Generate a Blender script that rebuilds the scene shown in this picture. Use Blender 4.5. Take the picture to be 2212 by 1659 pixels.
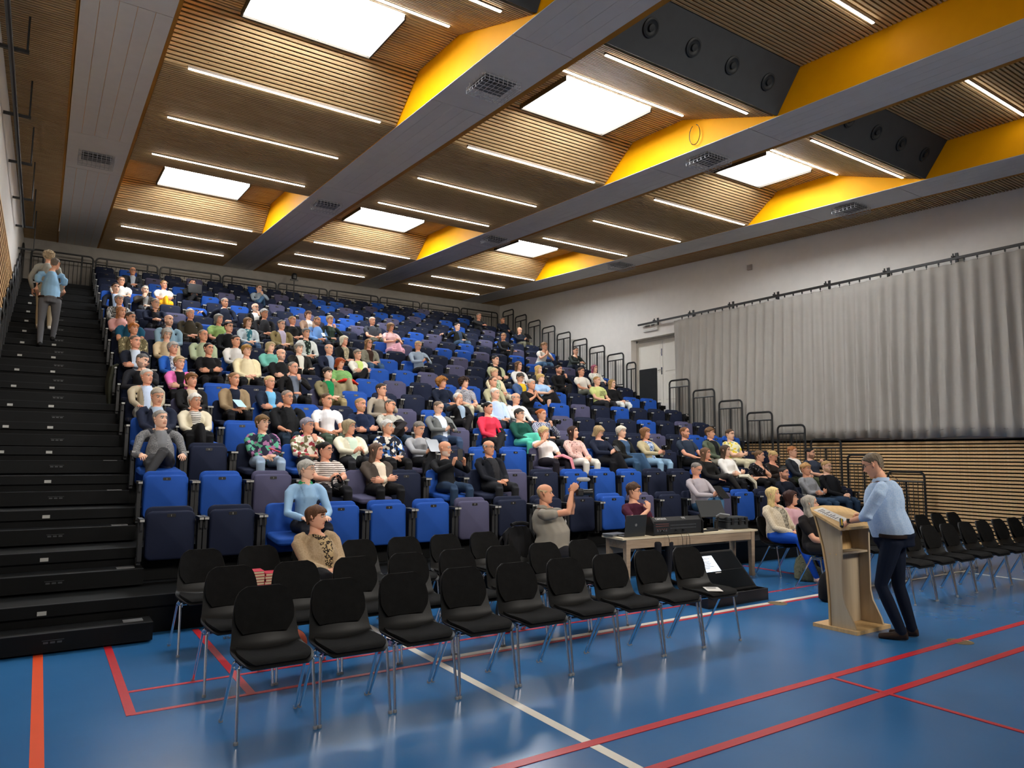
import bpy, bmesh, math, random
import numpy as np
from mathutils import Matrix, Vector
random.seed(7); rng = np.random.default_rng(7)
for o in list(bpy.data.objects): bpy.data.objects.remove(o, do_unlink=True)
SC = bpy.context.scene; COL = SC.collection
PI = math.pi
def R(a): return math.radians(a)

# ------------------------------------------------------------------ camera
FPX, YAW, PITCH, ROLL, HCAM = 1534.21, 0.5837, 0.1004, -0.0075, 1.70
_f = np.array([math.sin(YAW)*math.cos(PITCH), math.cos(YAW)*math.cos(PITCH), math.sin(PITCH)])
_r = np.array([math.cos(YAW), -math.sin(YAW), 0.0]); _d = -np.cross(_r, _f)
_c, _s = math.cos(ROLL), math.sin(ROLL)
CR = np.stack([_c*_r+_s*_d, -_s*_r+_c*_d, _f])
cam_d = bpy.data.cameras.new('camera'); cam = bpy.data.objects.new('camera', cam_d); COL.objects.link(cam)
cam_d.sensor_fit = 'HORIZONTAL'; cam_d.sensor_width = 36; cam_d.lens = 36*FPX/2212
cam_d.clip_start = 0.05; cam_d.clip_end = 200
M = Matrix([list(CR[0]), list(-CR[1]), list(-CR[2])]).transposed().to_4x4(); M.translation = (0, 0, HCAM)
cam.matrix_world = M; SC.camera = cam
C0 = np.array([0, 0, HCAM])
def ray(u, v): return CR.T @ np.array([(u-1106)/FPX, (v-829.5)/FPX, 1.0])
def on_y(u, v, y): q = ray(u, v); return C0 + y/q[1]*q          # measured points of the place, from the survey of the photo

# ------------------------------------------------------------------ world, exposure
SC.view_settings.view_transform = 'Standard'; SC.view_settings.look = 'None'
SC.view_settings.exposure = 0.75; SC.view_settings.gamma = 1.0; SC.view_settings.use_curve_mapping = False
W = bpy.data.worlds.new('world'); SC.world = W; W.use_nodes = True
W.node_tree.nodes['Background'].inputs[0].default_value = (0.55, 0.6, 0.7, 1)
W.node_tree.nodes['Background'].inputs[1].default_value = 0.3
STRIP_E, SKY_E = 17.0, 19.0
def area(name, loc, target, size, size_y, power, color):
    l = bpy.data.lights.new(name, 'AREA'); l.shape = 'RECTANGLE'; l.size = size; l.size_y = size_y
    l.energy = power; l.color = color
    o = bpy.data.objects.new(name, l); COL.objects.link(o); o.location = loc
    l.spread = R(75)
    o.rotation_euler = (Vector(target)-Vector(loc)).to_track_quat('-Z', 'Y').to_euler(); return o
area('stage_lamp', (9.0, -3.0, 6.0), (7.5, 11, 2.0), 4.0, 1.2, 110, (1, .93, .84))
area('stage_lamp', (1.5, -3.0, 6.0), (4.0, 11, 2.0), 3.0, 1.2, 60, (1, .93, .84))
# lamp at the ceiling that throws the sharp rectangular patch on the floor
gl = bpy.data.lights.new('gobo_lamp', 'SPOT'); gl.energy = 60000; gl.spot_size = R(14); gl.spot_blend = 0.0; gl.shadow_soft_size = 0.012
go = bpy.data.objects.new('gobo_lamp', gl); COL.objects.link(go); go.location = (5.12, 3.95, 6.58)
gl.use_nodes = True; nt = gl.node_tree; em = nt.nodes['Emission']
tc = nt.nodes.new('ShaderNodeTexCoord'); sp = nt.nodes.new('ShaderNodeSeparateXYZ'); nt.links.new(tc.outputs['Normal'], sp.inputs[0])
def mnode(op, a, b=None):
    n = nt.nodes.new('ShaderNodeMath'); n.operation = op
    for i, q in enumerate((a, b)):
        if q is None: continue
        if isinstance(q, (int, float)): n.inputs[i].default_value = q
        else: nt.links.new(q, n.inputs[i])
    return n.outputs[0]
ax = mnode('MULTIPLY', mnode('ABSOLUTE', mnode('DIVIDE', sp.outputs[0], sp.outputs[2])), 1/.062)
ay = mnode('MULTIPLY', mnode('ABSOLUTE', mnode('DIVIDE', sp.outputs[1], sp.outputs[2])), 1/.0325)
p = mnode('ADD', mnode('POWER', ax, 8), mnode('POWER', ay, 8))
mr = nt.nodes.new('ShaderNodeMapRange'); nt.links.new(p, mr.inputs[0])
mr.inputs[1].default_value = 1.0; mr.inputs[2].default_value = .35; mr.inputs[3].default_value = 0; mr.inputs[4].default_value = 1
nt.links.new(mr.outputs[0], em.inputs['Strength']); em.inputs['Color'].default_value = (.92, .97, 1, 1)

# ------------------------------------------------------------------ materials
def lin(c):
    if isinstance(c, str):
        c = c.lstrip('#'); c = [int(c[i:i+2], 16)/255 for i in (0, 2, 4)]
        return tuple((q/12.92 if q <= .04045 else ((q+.055)/1.055)**2.4) for q in c)
    return tuple(c)
MC = {}
def mat(name, col, rough=.6, metal=0., pat=None, col2=None, col3=None, sc=1., bump=0., emit=0., spec=.5, coat=0., var=.08):
    key = (name, str(col), rough, metal, pat, str(col2), str(col3), sc, bump, emit)
    if key in MC: return MC[key]
    m = bpy.data.materials.new(name); m.use_nodes = True; MC[key] = m
    nt = m.node_tree; N = nt.nodes; L = nt.links; b = N['Principled BSDF']
    c = lin(col); m.diffuse_color = (*c, 1)
    b.inputs['Roughness'].default_value = rough; b.inputs['Metallic'].default_value = metal
    b.inputs['Specular IOR Level'].default_value = spec if rough < .5 or spec != .5 else .15; b.inputs['Coat Weight'].default_value = coat
    b.inputs['Base Color'].default_value = (*c, 1)
    if emit:
        b.inputs['Emission Color'].default_value = (*c, 1); b.inputs['Emission Strength'].default_value = emit; return m
    tc = N.new('ShaderNodeTexCoord'); mp = N.new('ShaderNodeMapping'); L.new(tc.outputs['Object'], mp.inputs[0])
    def ramp(src, stops, const=False):
        r = N.new('ShaderNodeValToRGB'); e = r.color_ramp; e.interpolation = 'CONSTANT' if const else 'LINEAR'
        while len(e.elements) < len(stops): e.elements.new(.5)
        for q, (pos, cc) in zip(e.elements, stops): q.position = pos; q.color = (*cc, 1)
        L.new(src, r.inputs[0]); return r.outputs[0]
    def noise(s, det=3., out='Fac'):
        n = N.new('ShaderNodeTexNoise'); n.inputs['Scale'].default_value = s; n.inputs['Detail'].default_value = det
        L.new(mp.outputs[0], n.inputs['Vector']); return n.outputs[out]
    c2 = lin(col2) if col2 else None; c3 = lin(col3) if col3 else None
    out = None
    if pat == 'floral':
        v = N.new('ShaderNodeTexVoronoi'); v.inputs['Scale'].default_value = 22*sc; L.new(mp.outputs[0], v.inputs['Vector'])
        s2 = N.new('ShaderNodeSeparateColor'); L.new(v.outputs['Color'], s2.inputs[0])
        out = ramp(s2.outputs[0], [(0, c), (.48, c2), (.74, c3 or c), (.9, c)], True)
    elif pat == 'blotch':
        out = ramp(noise(26*sc, 4), [(0, c), (.5, c2), (.6, c3 or c), (.68, c2)], True)
    elif pat == 'stripe':
        w = N.new('ShaderNodeTexWave'); w.bands_direction = 'Z'; w.inputs['Scale'].default_value = 12*sc; w.inputs['Distortion'].default_value = 1.2
        w.inputs['Detail Scale'].default_value = 1.2
        L.new(mp.outputs[0], w.inputs['Vector']); out = ramp(w.outputs['Fac'], [(0, c), (.68, c2)], True)
    elif pat == 'check':
        v = N.new('ShaderNodeTexChecker'); v.inputs['Scale'].default_value = 40*sc; L.new(mp.outputs[0], v.inputs['Vector'])
        v.inputs[1].default_value = (*c, 1); v.inputs[2].default_value = (*c2, 1); out = v.outputs[0]
    elif pat == 'melange':
        out = ramp(noise(90*sc, 5), [(.35, c), (.65, c2)])
    elif pat == 'wood':
        mp.inputs['Scale'].default_value = (14*sc, 14*sc, .9*sc) if sc < 2 else (.45*sc, 7*sc, 7*sc)
        out = ramp(noise(2.2, 5), [(.3, c), (.7, c2)])
    elif pat == 'slat':
        mp.inputs['Scale'].default_value = (.8*sc, 12*sc, 12*sc)
        k = ramp(noise(2.5, 4), [(.3, c), (.72, c2)])
        n2 = noise(9, 1); mp2 = N.new('ShaderNodeMapping'); L.new(tc.outputs['Object'], mp2.inputs[0]); mp2.inputs['Scale'].default_value = (9, 9, 9)
        v = N.new('ShaderNodeTexVoronoi'); v.inputs['Scale'].default_value = 1; L.new(mp2.outputs[0], v.inputs['Vector'])
        kn = ramp(v.outputs['Distance'], [(.05, (.35, .35, .35)), (.09, (1, 1, 1))])
        mx = N.new('ShaderNodeMix'); mx.data_type = 'RGBA'; mx.blend_type = 'MULTIPLY'; mx.inputs[0].default_value = 1
        L.new(k, mx.inputs[6]); L.new(kn, mx.inputs[7]); out = mx.outputs[2]
    elif pat == 'floor':
        mp.inputs['Scale'].default_value = (1, 1, 1)
        out = ramp(noise(.55, 6), [(.3, c), (.7, c2)])
        s = N.new('ShaderNodeTexNoise'); s.inputs['Scale'].default_value = 3; s.inputs['Detail'].default_value = 6
        L.new(mp.outputs[0], s.inputs['Vector'])
        mr = N.new('ShaderNodeMapRange'); L.new(s.outputs[0], mr.inputs[0]); mr.inputs[3].default_value = rough*.92; mr.inputs[4].default_value = rough*1.1
        L.new(mr.outputs[0], b.inputs['Roughness'])
    elif pat == 'hair':
        mp.inputs['Scale'].default_value = (1, 1, .12)
        out = ramp(noise(150, 3), [(.3, tuple(q*.55 for q in c)), (.7, c2 or tuple(min(1, q*1.25) for q in c))])
    elif var:
        out = ramp(noise(5*sc, 4), [(.25, tuple(q*(1-var) for q in c)), (.75, tuple(min(1, q*(1+var)) for q in c))])
    if out is not None: L.new(out, b.inputs['Base Color'])
    if bump:
        bn = N.new('ShaderNodeBump'); bn.inputs['Strength'].default_value = bump; bn.inputs['Distance'].default_value = .01
        L.new(noise(60*sc if pat == 'hair' else 16*sc, 4), bn.inputs['Height']); L.new(bn.outputs[0], b.inputs['Normal'])
    return m
BLACK = mat('black_metal', '#17181a', .45); BLACKPL = mat('black_plastic', '#151516', .4, var=.0)
TRIB = mat('black_deck', '#0b0c0d', .55, sc=.5, var=.3); CHROME = mat('chrome', '#d8dade', .14, 1., var=0)
PINE = mat('pine', '#b4966a', .6, pat='slat', col2='#ccb084'); PINEW = mat('wall_pine', '#d2a673', .6, pat='slat', col2='#e2c091'); FELT = mat('black_felt', '#050505', .95, spec=.1, var=0)
WHITE = mat('white_paint', '#e4e0da', .7, var=.03); GREYP = mat('grey_panel', '#d6d3cf', .5, var=.03)
YEL = mat('yellow_panel', '#ffb000', .55, var=.04); GOLD = mat('ochre_batten', '#a9742a', .6)
STRIPM = mat('lamp_diffuser', '#fff6e6', emit=STRIP_E); SKYM = mat('skylight_pane', '#f6faff', emit=SKY_E)
DUCT = mat('duct_grey', '#3a3d40', .55)

# ------------------------------------------------------------------ mesh helpers
class MB:
    def __init__(s): s.v = []; s.f = []; s.mi = []
    def add(s, v, f, mi=0):
        n = len(s.v); s.v += [tuple(q) for q in v]; s.f += [tuple(i+n for i in q) for q in f]; s.mi += [mi]*len(f); return s
    def box(s, x0, x1, y0, y1, z0, z1, mi=0):
        return s.add([(x0,y0,z0),(x1,y0,z0),(x1,y1,z0),(x0,y1,z0),(x0,y0,z1),(x1,y0,z1),(x1,y1,z1),(x0,y1,z1)],
                     [(3,2,1,0),(4,5,6,7),(0,1,5,4),(1,2,6,5),(2,3,7,6),(3,0,4,7)], mi)
    def hexa(s, p, mi=0):      # eight corners in box order
        return s.add(p, [(3,2,1,0),(4,5,6,7),(0,1,5,4),(1,2,6,5),(2,3,7,6),(3,0,4,7)], mi)
    def tube(s, pts, r, n=8, mi=0, cap=True, ref=None, closed=False):
        pts = [Vector(p) for p in pts]; k = len(pts); rs = r if isinstance(r, (list, tuple)) else [r]*k
        V = []
        for i, p in enumerate(pts):
            if closed: t = pts[(i+1) % k]-pts[i-1]
            else: t = pts[min(i+1, k-1)]-pts[max(i-1, 0)]
            if t.length < 1e-9: t = Vector((0, 0, 1))
            t.normalize(); a = Vector(ref) if ref else (Vector((0, 0, 1)) if abs(t.z) < .9 else Vector((0, 1, 0)))
            b = t.cross(a)
            if b.length < 1e-6: b = t.orthogonal()
            b.normalize(); c = b.cross(t); q = rs[i]; rx, ry = q if isinstance(q, (tuple, list)) else (q, q)
            for j in range(n):
                an = 2*PI*j/n; V.append(p + b*(math.cos(an)*rx) + c*(math.sin(an)*ry))
        F = []
        for i in range(k if closed else k-1):
            i2 = (i+1) % k
            for j in range(n): F.append((i*n+j, i*n+(j+1) % n, i2*n+(j+1) % n, i2*n+j))
        if cap and not closed:
            F.append(tuple(range(n))[::-1]); F.append(tuple((k-1)*n+j for j in range(n)))
        return s.add(V, F, mi)
    def prism(s, poly, axis, a, b, mi=0):   # polygon in the two other axes, extruded along axis
        def P(q, t): q = list(q); q.insert(axis, t); return tuple(q)
        n = len(poly); V = [P(q, a) for q in poly]+[P(q, b) for q in poly]
        return s.add(V, [tuple(range(n))[::-1], tuple(range(n, 2*n))]+[(i, (i+1) % n, n+(i+1) % n, n+i) for i in range(n)], mi)
    def lathe(s, prof, n=16, mi=0, c=(0,0,0)):
        V = [(c[0]+r*math.cos(2*PI*j/n), c[1]+r*math.sin(2*PI*j/n), c[2]+z) for r, z in prof for j in range(n)]
        F = [(i*n+j, i*n+(j+1) % n, (i+1)*n+(j+1) % n, (i+1)*n+j) for i in range(len(prof)-1) for j in range(n)]
        F += [tuple(range(n))[::-1], tuple((len(prof)-1)*n+j for j in range(n))]
        return s.add(V, F, mi)
    def panel(s, w, h, t, r, bev=.012, mi=0, n=5, M=None):   # rounded slab: width x, height z, thickness y, centred
        rings = []
        for (y, ins) in ((-t/2, bev), (-t/2+bev*.5, bev*.25), (-t/2+bev, 0), (t/2-bev, 0), (t/2, bev)):
            q = []
            for cx, cz, a0 in ((w/2-r, h/2-r, 0), (-w/2+r, h/2-r, 90), (-w/2+r, -h/2+r, 180), (w/2-r, -h/2+r, 270)):
                for i in range(n):
                    a = R(a0+90*i/(n-1)); q.append((cx+(r-ins)*math.cos(a), y, cz+(r-ins)*math.sin(a)))
            rings.append(q)
        k = 4*n; V = [p for q in rings for p in q]
        if M is not None: V = [tuple(M @ Vector(p)) for p in V]
        F = [(i*k+j, i*k+(j+1) % k, (i+1)*k+(j+1) % k, (i+1)*k+j) for i in range(len(rings)-1) for j in range(k)]
        F = [f[::-1] for f in F]; F += [tuple(range(k)), tuple((len(rings)-1)*k+j for j in range(k))[::-1]]
        return s.add(V, F, mi)
    def mesh(s, name, mats, smooth=False, fix=True):
        me = bpy.data.meshes.new(name); me.from_pydata(s.v, [], s.f)
        for m in (mats if isinstance(mats, (list, tuple)) else [mats]): me.materials.append(m)
        if any(s.mi): me.polygons.foreach_set('material_index', s.mi)
        if fix:
            b = bmesh.new(); b.from_mesh(me); bmesh.ops.recalc_face_normals(b, faces=b.faces); b.to_mesh(me); b.free()
        if smooth:
            me.polygons.foreach_set('use_smooth', [True]*len(me.polygons))
            try: me.set_sharp_from_angle(angle=R(42))
            except Exception: pass
        me.update(); return me
    def obj(s, name, mats, parent=None, smooth=False, loc=None):
        return put(name, s.mesh(name, mats, smooth), parent, loc)
def put(name, me, parent=None, loc=None, rot=None, sc=None):
    o = bpy.data.objects.new(name, me); COL.objects.link(o)
    if parent is not None: o.parent = parent
    if loc is not None: o.location = loc
    if rot is not None: o.rotation_euler = rot
    if sc is not None: o.scale = sc
    return o
def tag(o, label=None, cat=None, group=None, kind=None):
    if label: o['label'] = label
    if cat: o['category'] = cat
    if group: o['group'] = group
    if kind: o['kind'] = kind
    return o
def thing(name, label, cat, loc=(0,0,0), rz=0., group=None, kind=None):
    return tag(put(name, None, None, loc, (0, 0, rz)), label, cat, group, kind)
def clone(o, parent=None):
    c = o.copy(); COL.objects.link(c)
    if parent is not None: c.parent = parent
    for ch in o.children: clone(ch, c)
    return c
ORD = ['zeroth','first','second','third','fourth','fifth','sixth','seventh','eighth','ninth','tenth','eleventh','twelfth','thirteenth','fourteenth','fifteenth','sixteenth','seventeenth','eighteenth','nineteenth','twentieth','twenty-first']
def text_mesh(txt, size, ext=.0005):
    c = bpy.data.curves.new('txt', 'FONT'); c.body = txt; c.size = size; c.extrude = ext; c.align_x = 'CENTER'; c.align_y = 'CENTER'; c.resolution_u = 2
    o = bpy.data.objects.new('txt', c); COL.objects.link(o); dg = bpy.context.evaluated_depsgraph_get()
    me = bpy.data.meshes.new_from_object(o.evaluated_get(dg)); bpy.data.objects.remove(o); me.name = 'lettering'; return me

gb = thing('ceiling_spotlight', 'black spotlight under the ceiling throwing a rectangle of light on the floor', 'lamp', (5.12, 3.95, 6.62))
MB().tube([(0, 0, .0), (0, 0, .26)], .07, 14).obj('lamp_body', BLACK, gb, True); MB().lathe([(.075, -.07), (.078, -.07), (.078, .02), (.075, .02)], 14).obj('lamp_hood', BLACK, gb); MB().box(-.02, .02, -.02, .02, .26, .5).obj('bracket', BLACK, gb)
# ================================================================== the setting
KC = 1.175
def cs(x, y, dz): return (KC*x, KC*y, HCAM+KC*(6.2537+.0502*(y-7)+dz-HCAM))
XL, XR, YB, YF = -.765, 15.5, 24.44, -9.0
ZC = lambda y: cs(0, y/KC, 0)[2]
# ---- floor with painted lines
fl = MB().box(XL, XR+.3, YF, YB, -.1, 0).obj('floor', mat('blue_sport_vinyl', '#2a6296', .22, pat='floor', col2='#3470a6', spec=.5, var=.1)); tag(fl, kind='structure')
RED = mat('red_line', '#c22b35', .3, var=.05); ORG = mat('orange_line', '#ef5a32', .3, var=.03); WLN = mat('white_line', '#e6dfd0', .3, var=.04)
LZ = [.0010]
def fline(x0, x1, y0, y1, m, z=0):
    LZ[0] += .00035; z = LZ[0]; MB().box(x0, x1, y0, y1, .0002, z).obj('court_line', m, fl)
fline(.055, .125, YF, 7.6, ORG)
fline(2.80, 2.87, YF, 7.6, WLN); fline(2.84, 9.6, 5.42, 5.49, WLN, .0016)
fline(.6, 9.0, 5.365, 5.41, RED); fline(.6, 9.6, 5.87, 5.91, RED)
fline(.57, .63, 5.37, 7.6, RED); fline(1.33, 1.39, 5.37, 7.6, RED)
fline(1.2, XR, 3.38, 3.45, RED); fline(1.6, XR, 2.93, 3.0, RED, .0014); fline(5.22, 5.26, -4, 3.4, RED, .0018)
fline(9.33, 9.38, 5.9, 7.5, RED); fline(10.1, 12.2, 5.38, 5.43, WLN); fline(11.7, 11.75, 3.6, 5.4, WLN)
for x, y in ((7.28, 3.39), (7.32, 5.4)):
    t = thing('floor_socket_cover', 'round brass floor cover on the %s red line' % ('nearer' if y < 4 else 'farther'), 'floor cover', (x, y, 0))
    MB().lathe([(.11, 0), (.11, .003), (.098, .005), (.094, .0035), (0.001, .0035)], 28).obj('cover_plate', mat('brass', '#9c8a66', .35, .8, var=0), t)
    MB().lathe([(.012, .0035), (.012, .0055), (.001, .0055)], 10).obj('screw', CHROME, t, loc=(.05, 0, 0))
# ---- walls
wl = MB().box(XL-.2, XL, YF, YB, 0, 8.2).obj('wall_left', WHITE); tag(wl, kind='structure')
wb = MB().box(XL-.2, XR+.5, YB, YB+.2, 0, 8.2).obj('wall_back', mat('dim_back_wall', '#a09b94', .8)); tag(wb, kind='structure')
wf = MB().box(XL-.2, XR+.5, YF-.2, YF, 0, 8.2).obj('wall_front', WHITE); tag(wf, kind='structure')
DY0, DY1, DZ0, DZ1 = 14.35, 16.6, 3.29, 5.37
m = MB(); m.box(XR, XR+.32, YF, DY0, 0, 8.2); m.box(XR, XR+.32, DY1, YB, 0, 8.2); m.box(XR, XR+.32, DY0, DY1, 0, DZ0); m.box(XR, XR+.32, DY0, DY1, DZ1, 8.2)
wr = m.obj('wall_right', WHITE); tag(wr, kind='structure')
wr_f = MB().box(XR-.035, XR-.02, -3, 14.6, .02, 2.10).obj('felt_backing', FELT, wr)
NS = 29
ms = MB().box(-.02, 0, -3, 14.6, -.022, .022).mesh('slat', PINEW)
for i in range(NS): put('slat', ms, wr, (XR-.035, 0, .06+.0705*i))
m2 = MB().box(0, .02, 9, 19.0, -.03, .03).mesh('slat', PINEW)
put('felt_backing', MB().box(XL+.005, XL+.012, 9, 19, 3.2, 5.6).mesh('felt_backing', FELT), wl)
for i in range(21): put('slat', m2, wl, (XL+.012, 0, 3.27+.112*i))
# ---- exit door in the right wall
d1 = thing('door_1', None, None, (XR+.26, 0, 0)); tag(d1, kind='structure')
m = MB(); m.box(-.03, .05, DY0, DY0+.07, DZ0, DZ1); m.box(-.03, .05, DY1-.07, DY1, DZ0, DZ1); m.box(-.03, .05, DY0, DY1, DZ1-.07, DZ1); m.obj('door_frame', mat('door_white', '#dcd8cf', .5, var=.02), d1)
for a, b in ((DY0+.07, 15.47), (15.48, DY1-.07)):
    lf = MB().box(0, .04, a+.004, b-.004, DZ0+.02, DZ1-.08).obj('door_leaf', mat('door_leaf', '#e4e0d6', .45, var=.02), d1)
    for z0, z1 in ((DZ0+.15, DZ0+.9), (DZ0+1.02, DZ1-.22)):
        MB().hexa([(-.012, a+.12, z0), (0, a+.1, z0-.02), (0, b-.1, z0-.02), (-.012, b-.12, z0), (-.012, a+.12, z1), (0, a+.1, z1+.02), (0, b-.1, z1+.02), (-.012, b-.12, z1)]).obj('raised_panel', mat('door_leaf', '#e4e0d6', .45, var=.02), lf)
h = MB(); h.box(-.012, 0, 15.50, 15.54, DZ0+.92, DZ0+1.14); h.tube([(-.03, 15.52, DZ0+1.06), (-.05, 15.52, DZ0+1.06), (-.05, 15.64, DZ0+1.05)], .009); h.obj('door_handle', CHROME, d1)
h = MB(); h.box(-.012, 0, 15.50, 15.53, DZ0+1.5, DZ0+1.72); h.box(-.03, -.012, 15.505, 15.525, DZ0+1.56, DZ0+1.6); h.obj('flush_bolt', CHROME, d1)
# ---- ceiling
ce = thing('ceiling', None, None); tag(ce, kind='structure')
MB().hexa([cs(-.9, YF/KC, .75), cs(13.6, YF/KC, .75), cs(13.6, 20.9, .75), cs(-.9, 20.9, .75), cs(-.9, YF/KC, .85), cs(13.6, YF/KC, .85), cs(13.6, 20.9, .85), cs(-.9, 20.9, .85)]).obj('roof_deck', mat('roof_deck', '#2a2624', .8), ce)
PIT = .0535
def slats(x0, x1, a, b, single):
    (y0, d0), (y1, d1) = a, b
    L = math.hypot(y1-y0, d1-d0); t = np.array([(y1-y0)/L, (d1-d0)/L]); n = np.array([t[1], -t[0]])
    if n[1] > 0: n = -n
    back = []
    for off in (.045, .06):
        q0 = np.array([y0, d0])-n*off; q1 = np.array([y1, d1])-n*off
        back += [cs(x0, *q0), cs(x1, *q0), cs(x1, *q1), cs(x0, *q1)]
    pn = MB().hexa(back).obj('slatted_panel', FELT, ce)
    k = int(L/PIT); big = MB()
    for i in range(k):
        c = np.array([y0, d0])+t*(i+.5)*L/k; w = PIT*.29; P = []
        for off in (-.036, .006):
            for s_, x in ((-1, x0), (-1, x1), (1, x1), (1, x0)):
                P.append(cs(x, *(c+t*w*s_-n*off*-1)))
        P = [P[j] for j in range(8)]
        if single: MB().hexa(P).obj('slat', PINE, pn)
        else: big.hexa(P)
    if not single: tag(big.obj('slats', PINE, pn), kind='stuff')
    return pn
BAYS = [(.945, 3.94), (4.86, 7.83), (8.71, 11.62)]
SKX = [(1.66, 3.22), (5.6, 7.15), (9.82, 11.05)]
for b, (x0, x1) in enumerate(BAYS):
    slats(x0, x1, (20.8, 0), (16.42, 0), False); slats(x0, x1, (16.42, .0), (15.76, .53), False)
    slats(x0, SKX[b][0], (15.76, .53), (14.6, .53), False); slats(SKX[b][1], x1, (15.76, .53), (14.6, .53), False)
    slats(x0, x1, (14.6, .53), (13.0, 0), False); slats(x0, x1, (13.0, 0), (9.02, 0), False)
    slats(x0, x1, (9.02, 0), (8.3, .53), True)
    slats(x0, SKX[b][0], (8.3, .53), (7.2, .53), b > 0); slats(SKX[b][1], x1, (8.3, .53), (7.2, .53), b < 2)
    slats(x0, x1, (7.2, .53), (5.62, 0.02), True)
    slats(x0, x1, (5.2, .53), (2.6, .53), b == 1); slats(x0, x1, (2.6, .53), (-7.6, .53), False)
    for i, (ya, yb) in enumerate(((7.2, 8.3), (14.6, 15.76))):
        s = thing('skylight', 'glowing white skylight, %s bay from the left, %s row' % (ORD[b+1], ('near', 'far')[i]), 'skylight', group='ceiling skylights')
        xa, xb = SKX[b]
        MB().hexa([cs(xa, ya, .50), cs(xb, ya, .50), cs(xb, yb, .50), cs(xa, yb, .50), cs(xa, ya, .52), cs(xb, ya, .52), cs(xb, yb, .52), cs(xa, yb, .52)]).obj('pane', SKYM, s)
        f = MB()
        for (p, q, r_, t_) in ((xa-.02, xa, ya, yb), (xb, xb+.02, ya, yb)):
            f.hexa([cs(p, r_, .46), cs(q, r_, .46), cs(q, t_, .46), cs(p, t_, .46), cs(p, r_, .56), cs(q, r_, .56), cs(q, t_, .56), cs(p, t_, .56)])
        f.hexa([cs(xa, yb, .47), cs(xb, yb, .47), cs(xb, yb+.02, .47), cs(xa, yb+.02, .47), cs(xa, yb, .56), cs(xb, yb, .56), cs(xb, yb+.02, .56), cs(xa, yb+.02, .56)])
        f.obj('frame', mat('dark_trim', '#3b352c', .6), s)
    # dark air-outlet panel with round outlets
    dp = MB().hexa([cs(x0, 5.56, 0), cs(x1, 5.56, 0), cs(x1, 5.2, .53), cs(x0, 5.2, .53), cs(x0, 5.60, .02), cs(x1, 5.60, .02), cs(x1, 5.24, .55), cs(x0, 5.24, .55)]).obj('duct_panel', DUCT, ce)
    nrm = Vector((0, -.53, -.36)).normalized(); q = nrm.to_track_quat('Z', 'Y').to_matrix().to_4x4()
    for i in range(4):
        c = Vector(cs(x0+.5+.68*i, 5.38, .265))+nrm*.0
        o = MB().lathe([(.125, .0), (.125, .02), (.10, .03), (.085, .015), (.05, .01), (.045, .04), (.001, .045)], 20).obj('air_outlet', mat('duct_outlet', '#2b2e31', .5), dp, True); o.matrix_local = Matrix.Translation(c) @ q
    # linear lamps
    rows = [19.33, 17.81, 16.27, 12.41, 10.69, 8.98, 6.97, 5.84, 4.1]
    for i, y in enumerate(rows):
        dz = {6.97: .45, 5.84: .075, 4.1: .515}.get(y, -.012)
        xa = 1.212+3.8914*b; xb = xa+2.4726
        s = thing('linear_lamp', 'slim white ceiling lamp, %s bay from the left, %s from the back wall' % (ORD[b+1], ORD[i+1]), 'ceiling lamp', group='linear ceiling lamps')
        MB().hexa([cs(xa, y-.015, dz-.022), cs(xb, y-.015, dz-.022), cs(xb, y+.015, dz-.022), cs(xa, y+.015, dz-.022), cs(xa, y-.015, dz-.014), cs(xb, y-.015, dz-.014), cs(xb, y+.015, dz-.014), cs(xa, y+.015, dz-.014)]).obj('diffuser', STRIPM, s)
        MB().hexa([cs(xa-.01, y-.02, dz-.013), cs(xb+.01, y-.02, dz-.013), cs(xb+.01, y+.02, dz-.013), cs(xa-.01, y+.02, dz-.013), cs(xa-.01, y-.02, dz+.02), cs(xb+.01, y-.02, dz+.02), cs(xb+.01, y+.02, dz+.02), cs(xa-.01, y+.02, dz+.02)]).obj('housing', mat('lamp_housing', '#7a6e60', .5), s)
slats(-.65, .03, (20.8, 0), (-7.6, 0), False); slats(12.46, 13.2, (20.8, 0), (-7.6, 0), False)
BEAMS = [(.06, .90), (3.95, 4.78), (7.84, 8.63), (11.63, 12.43)]
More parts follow.
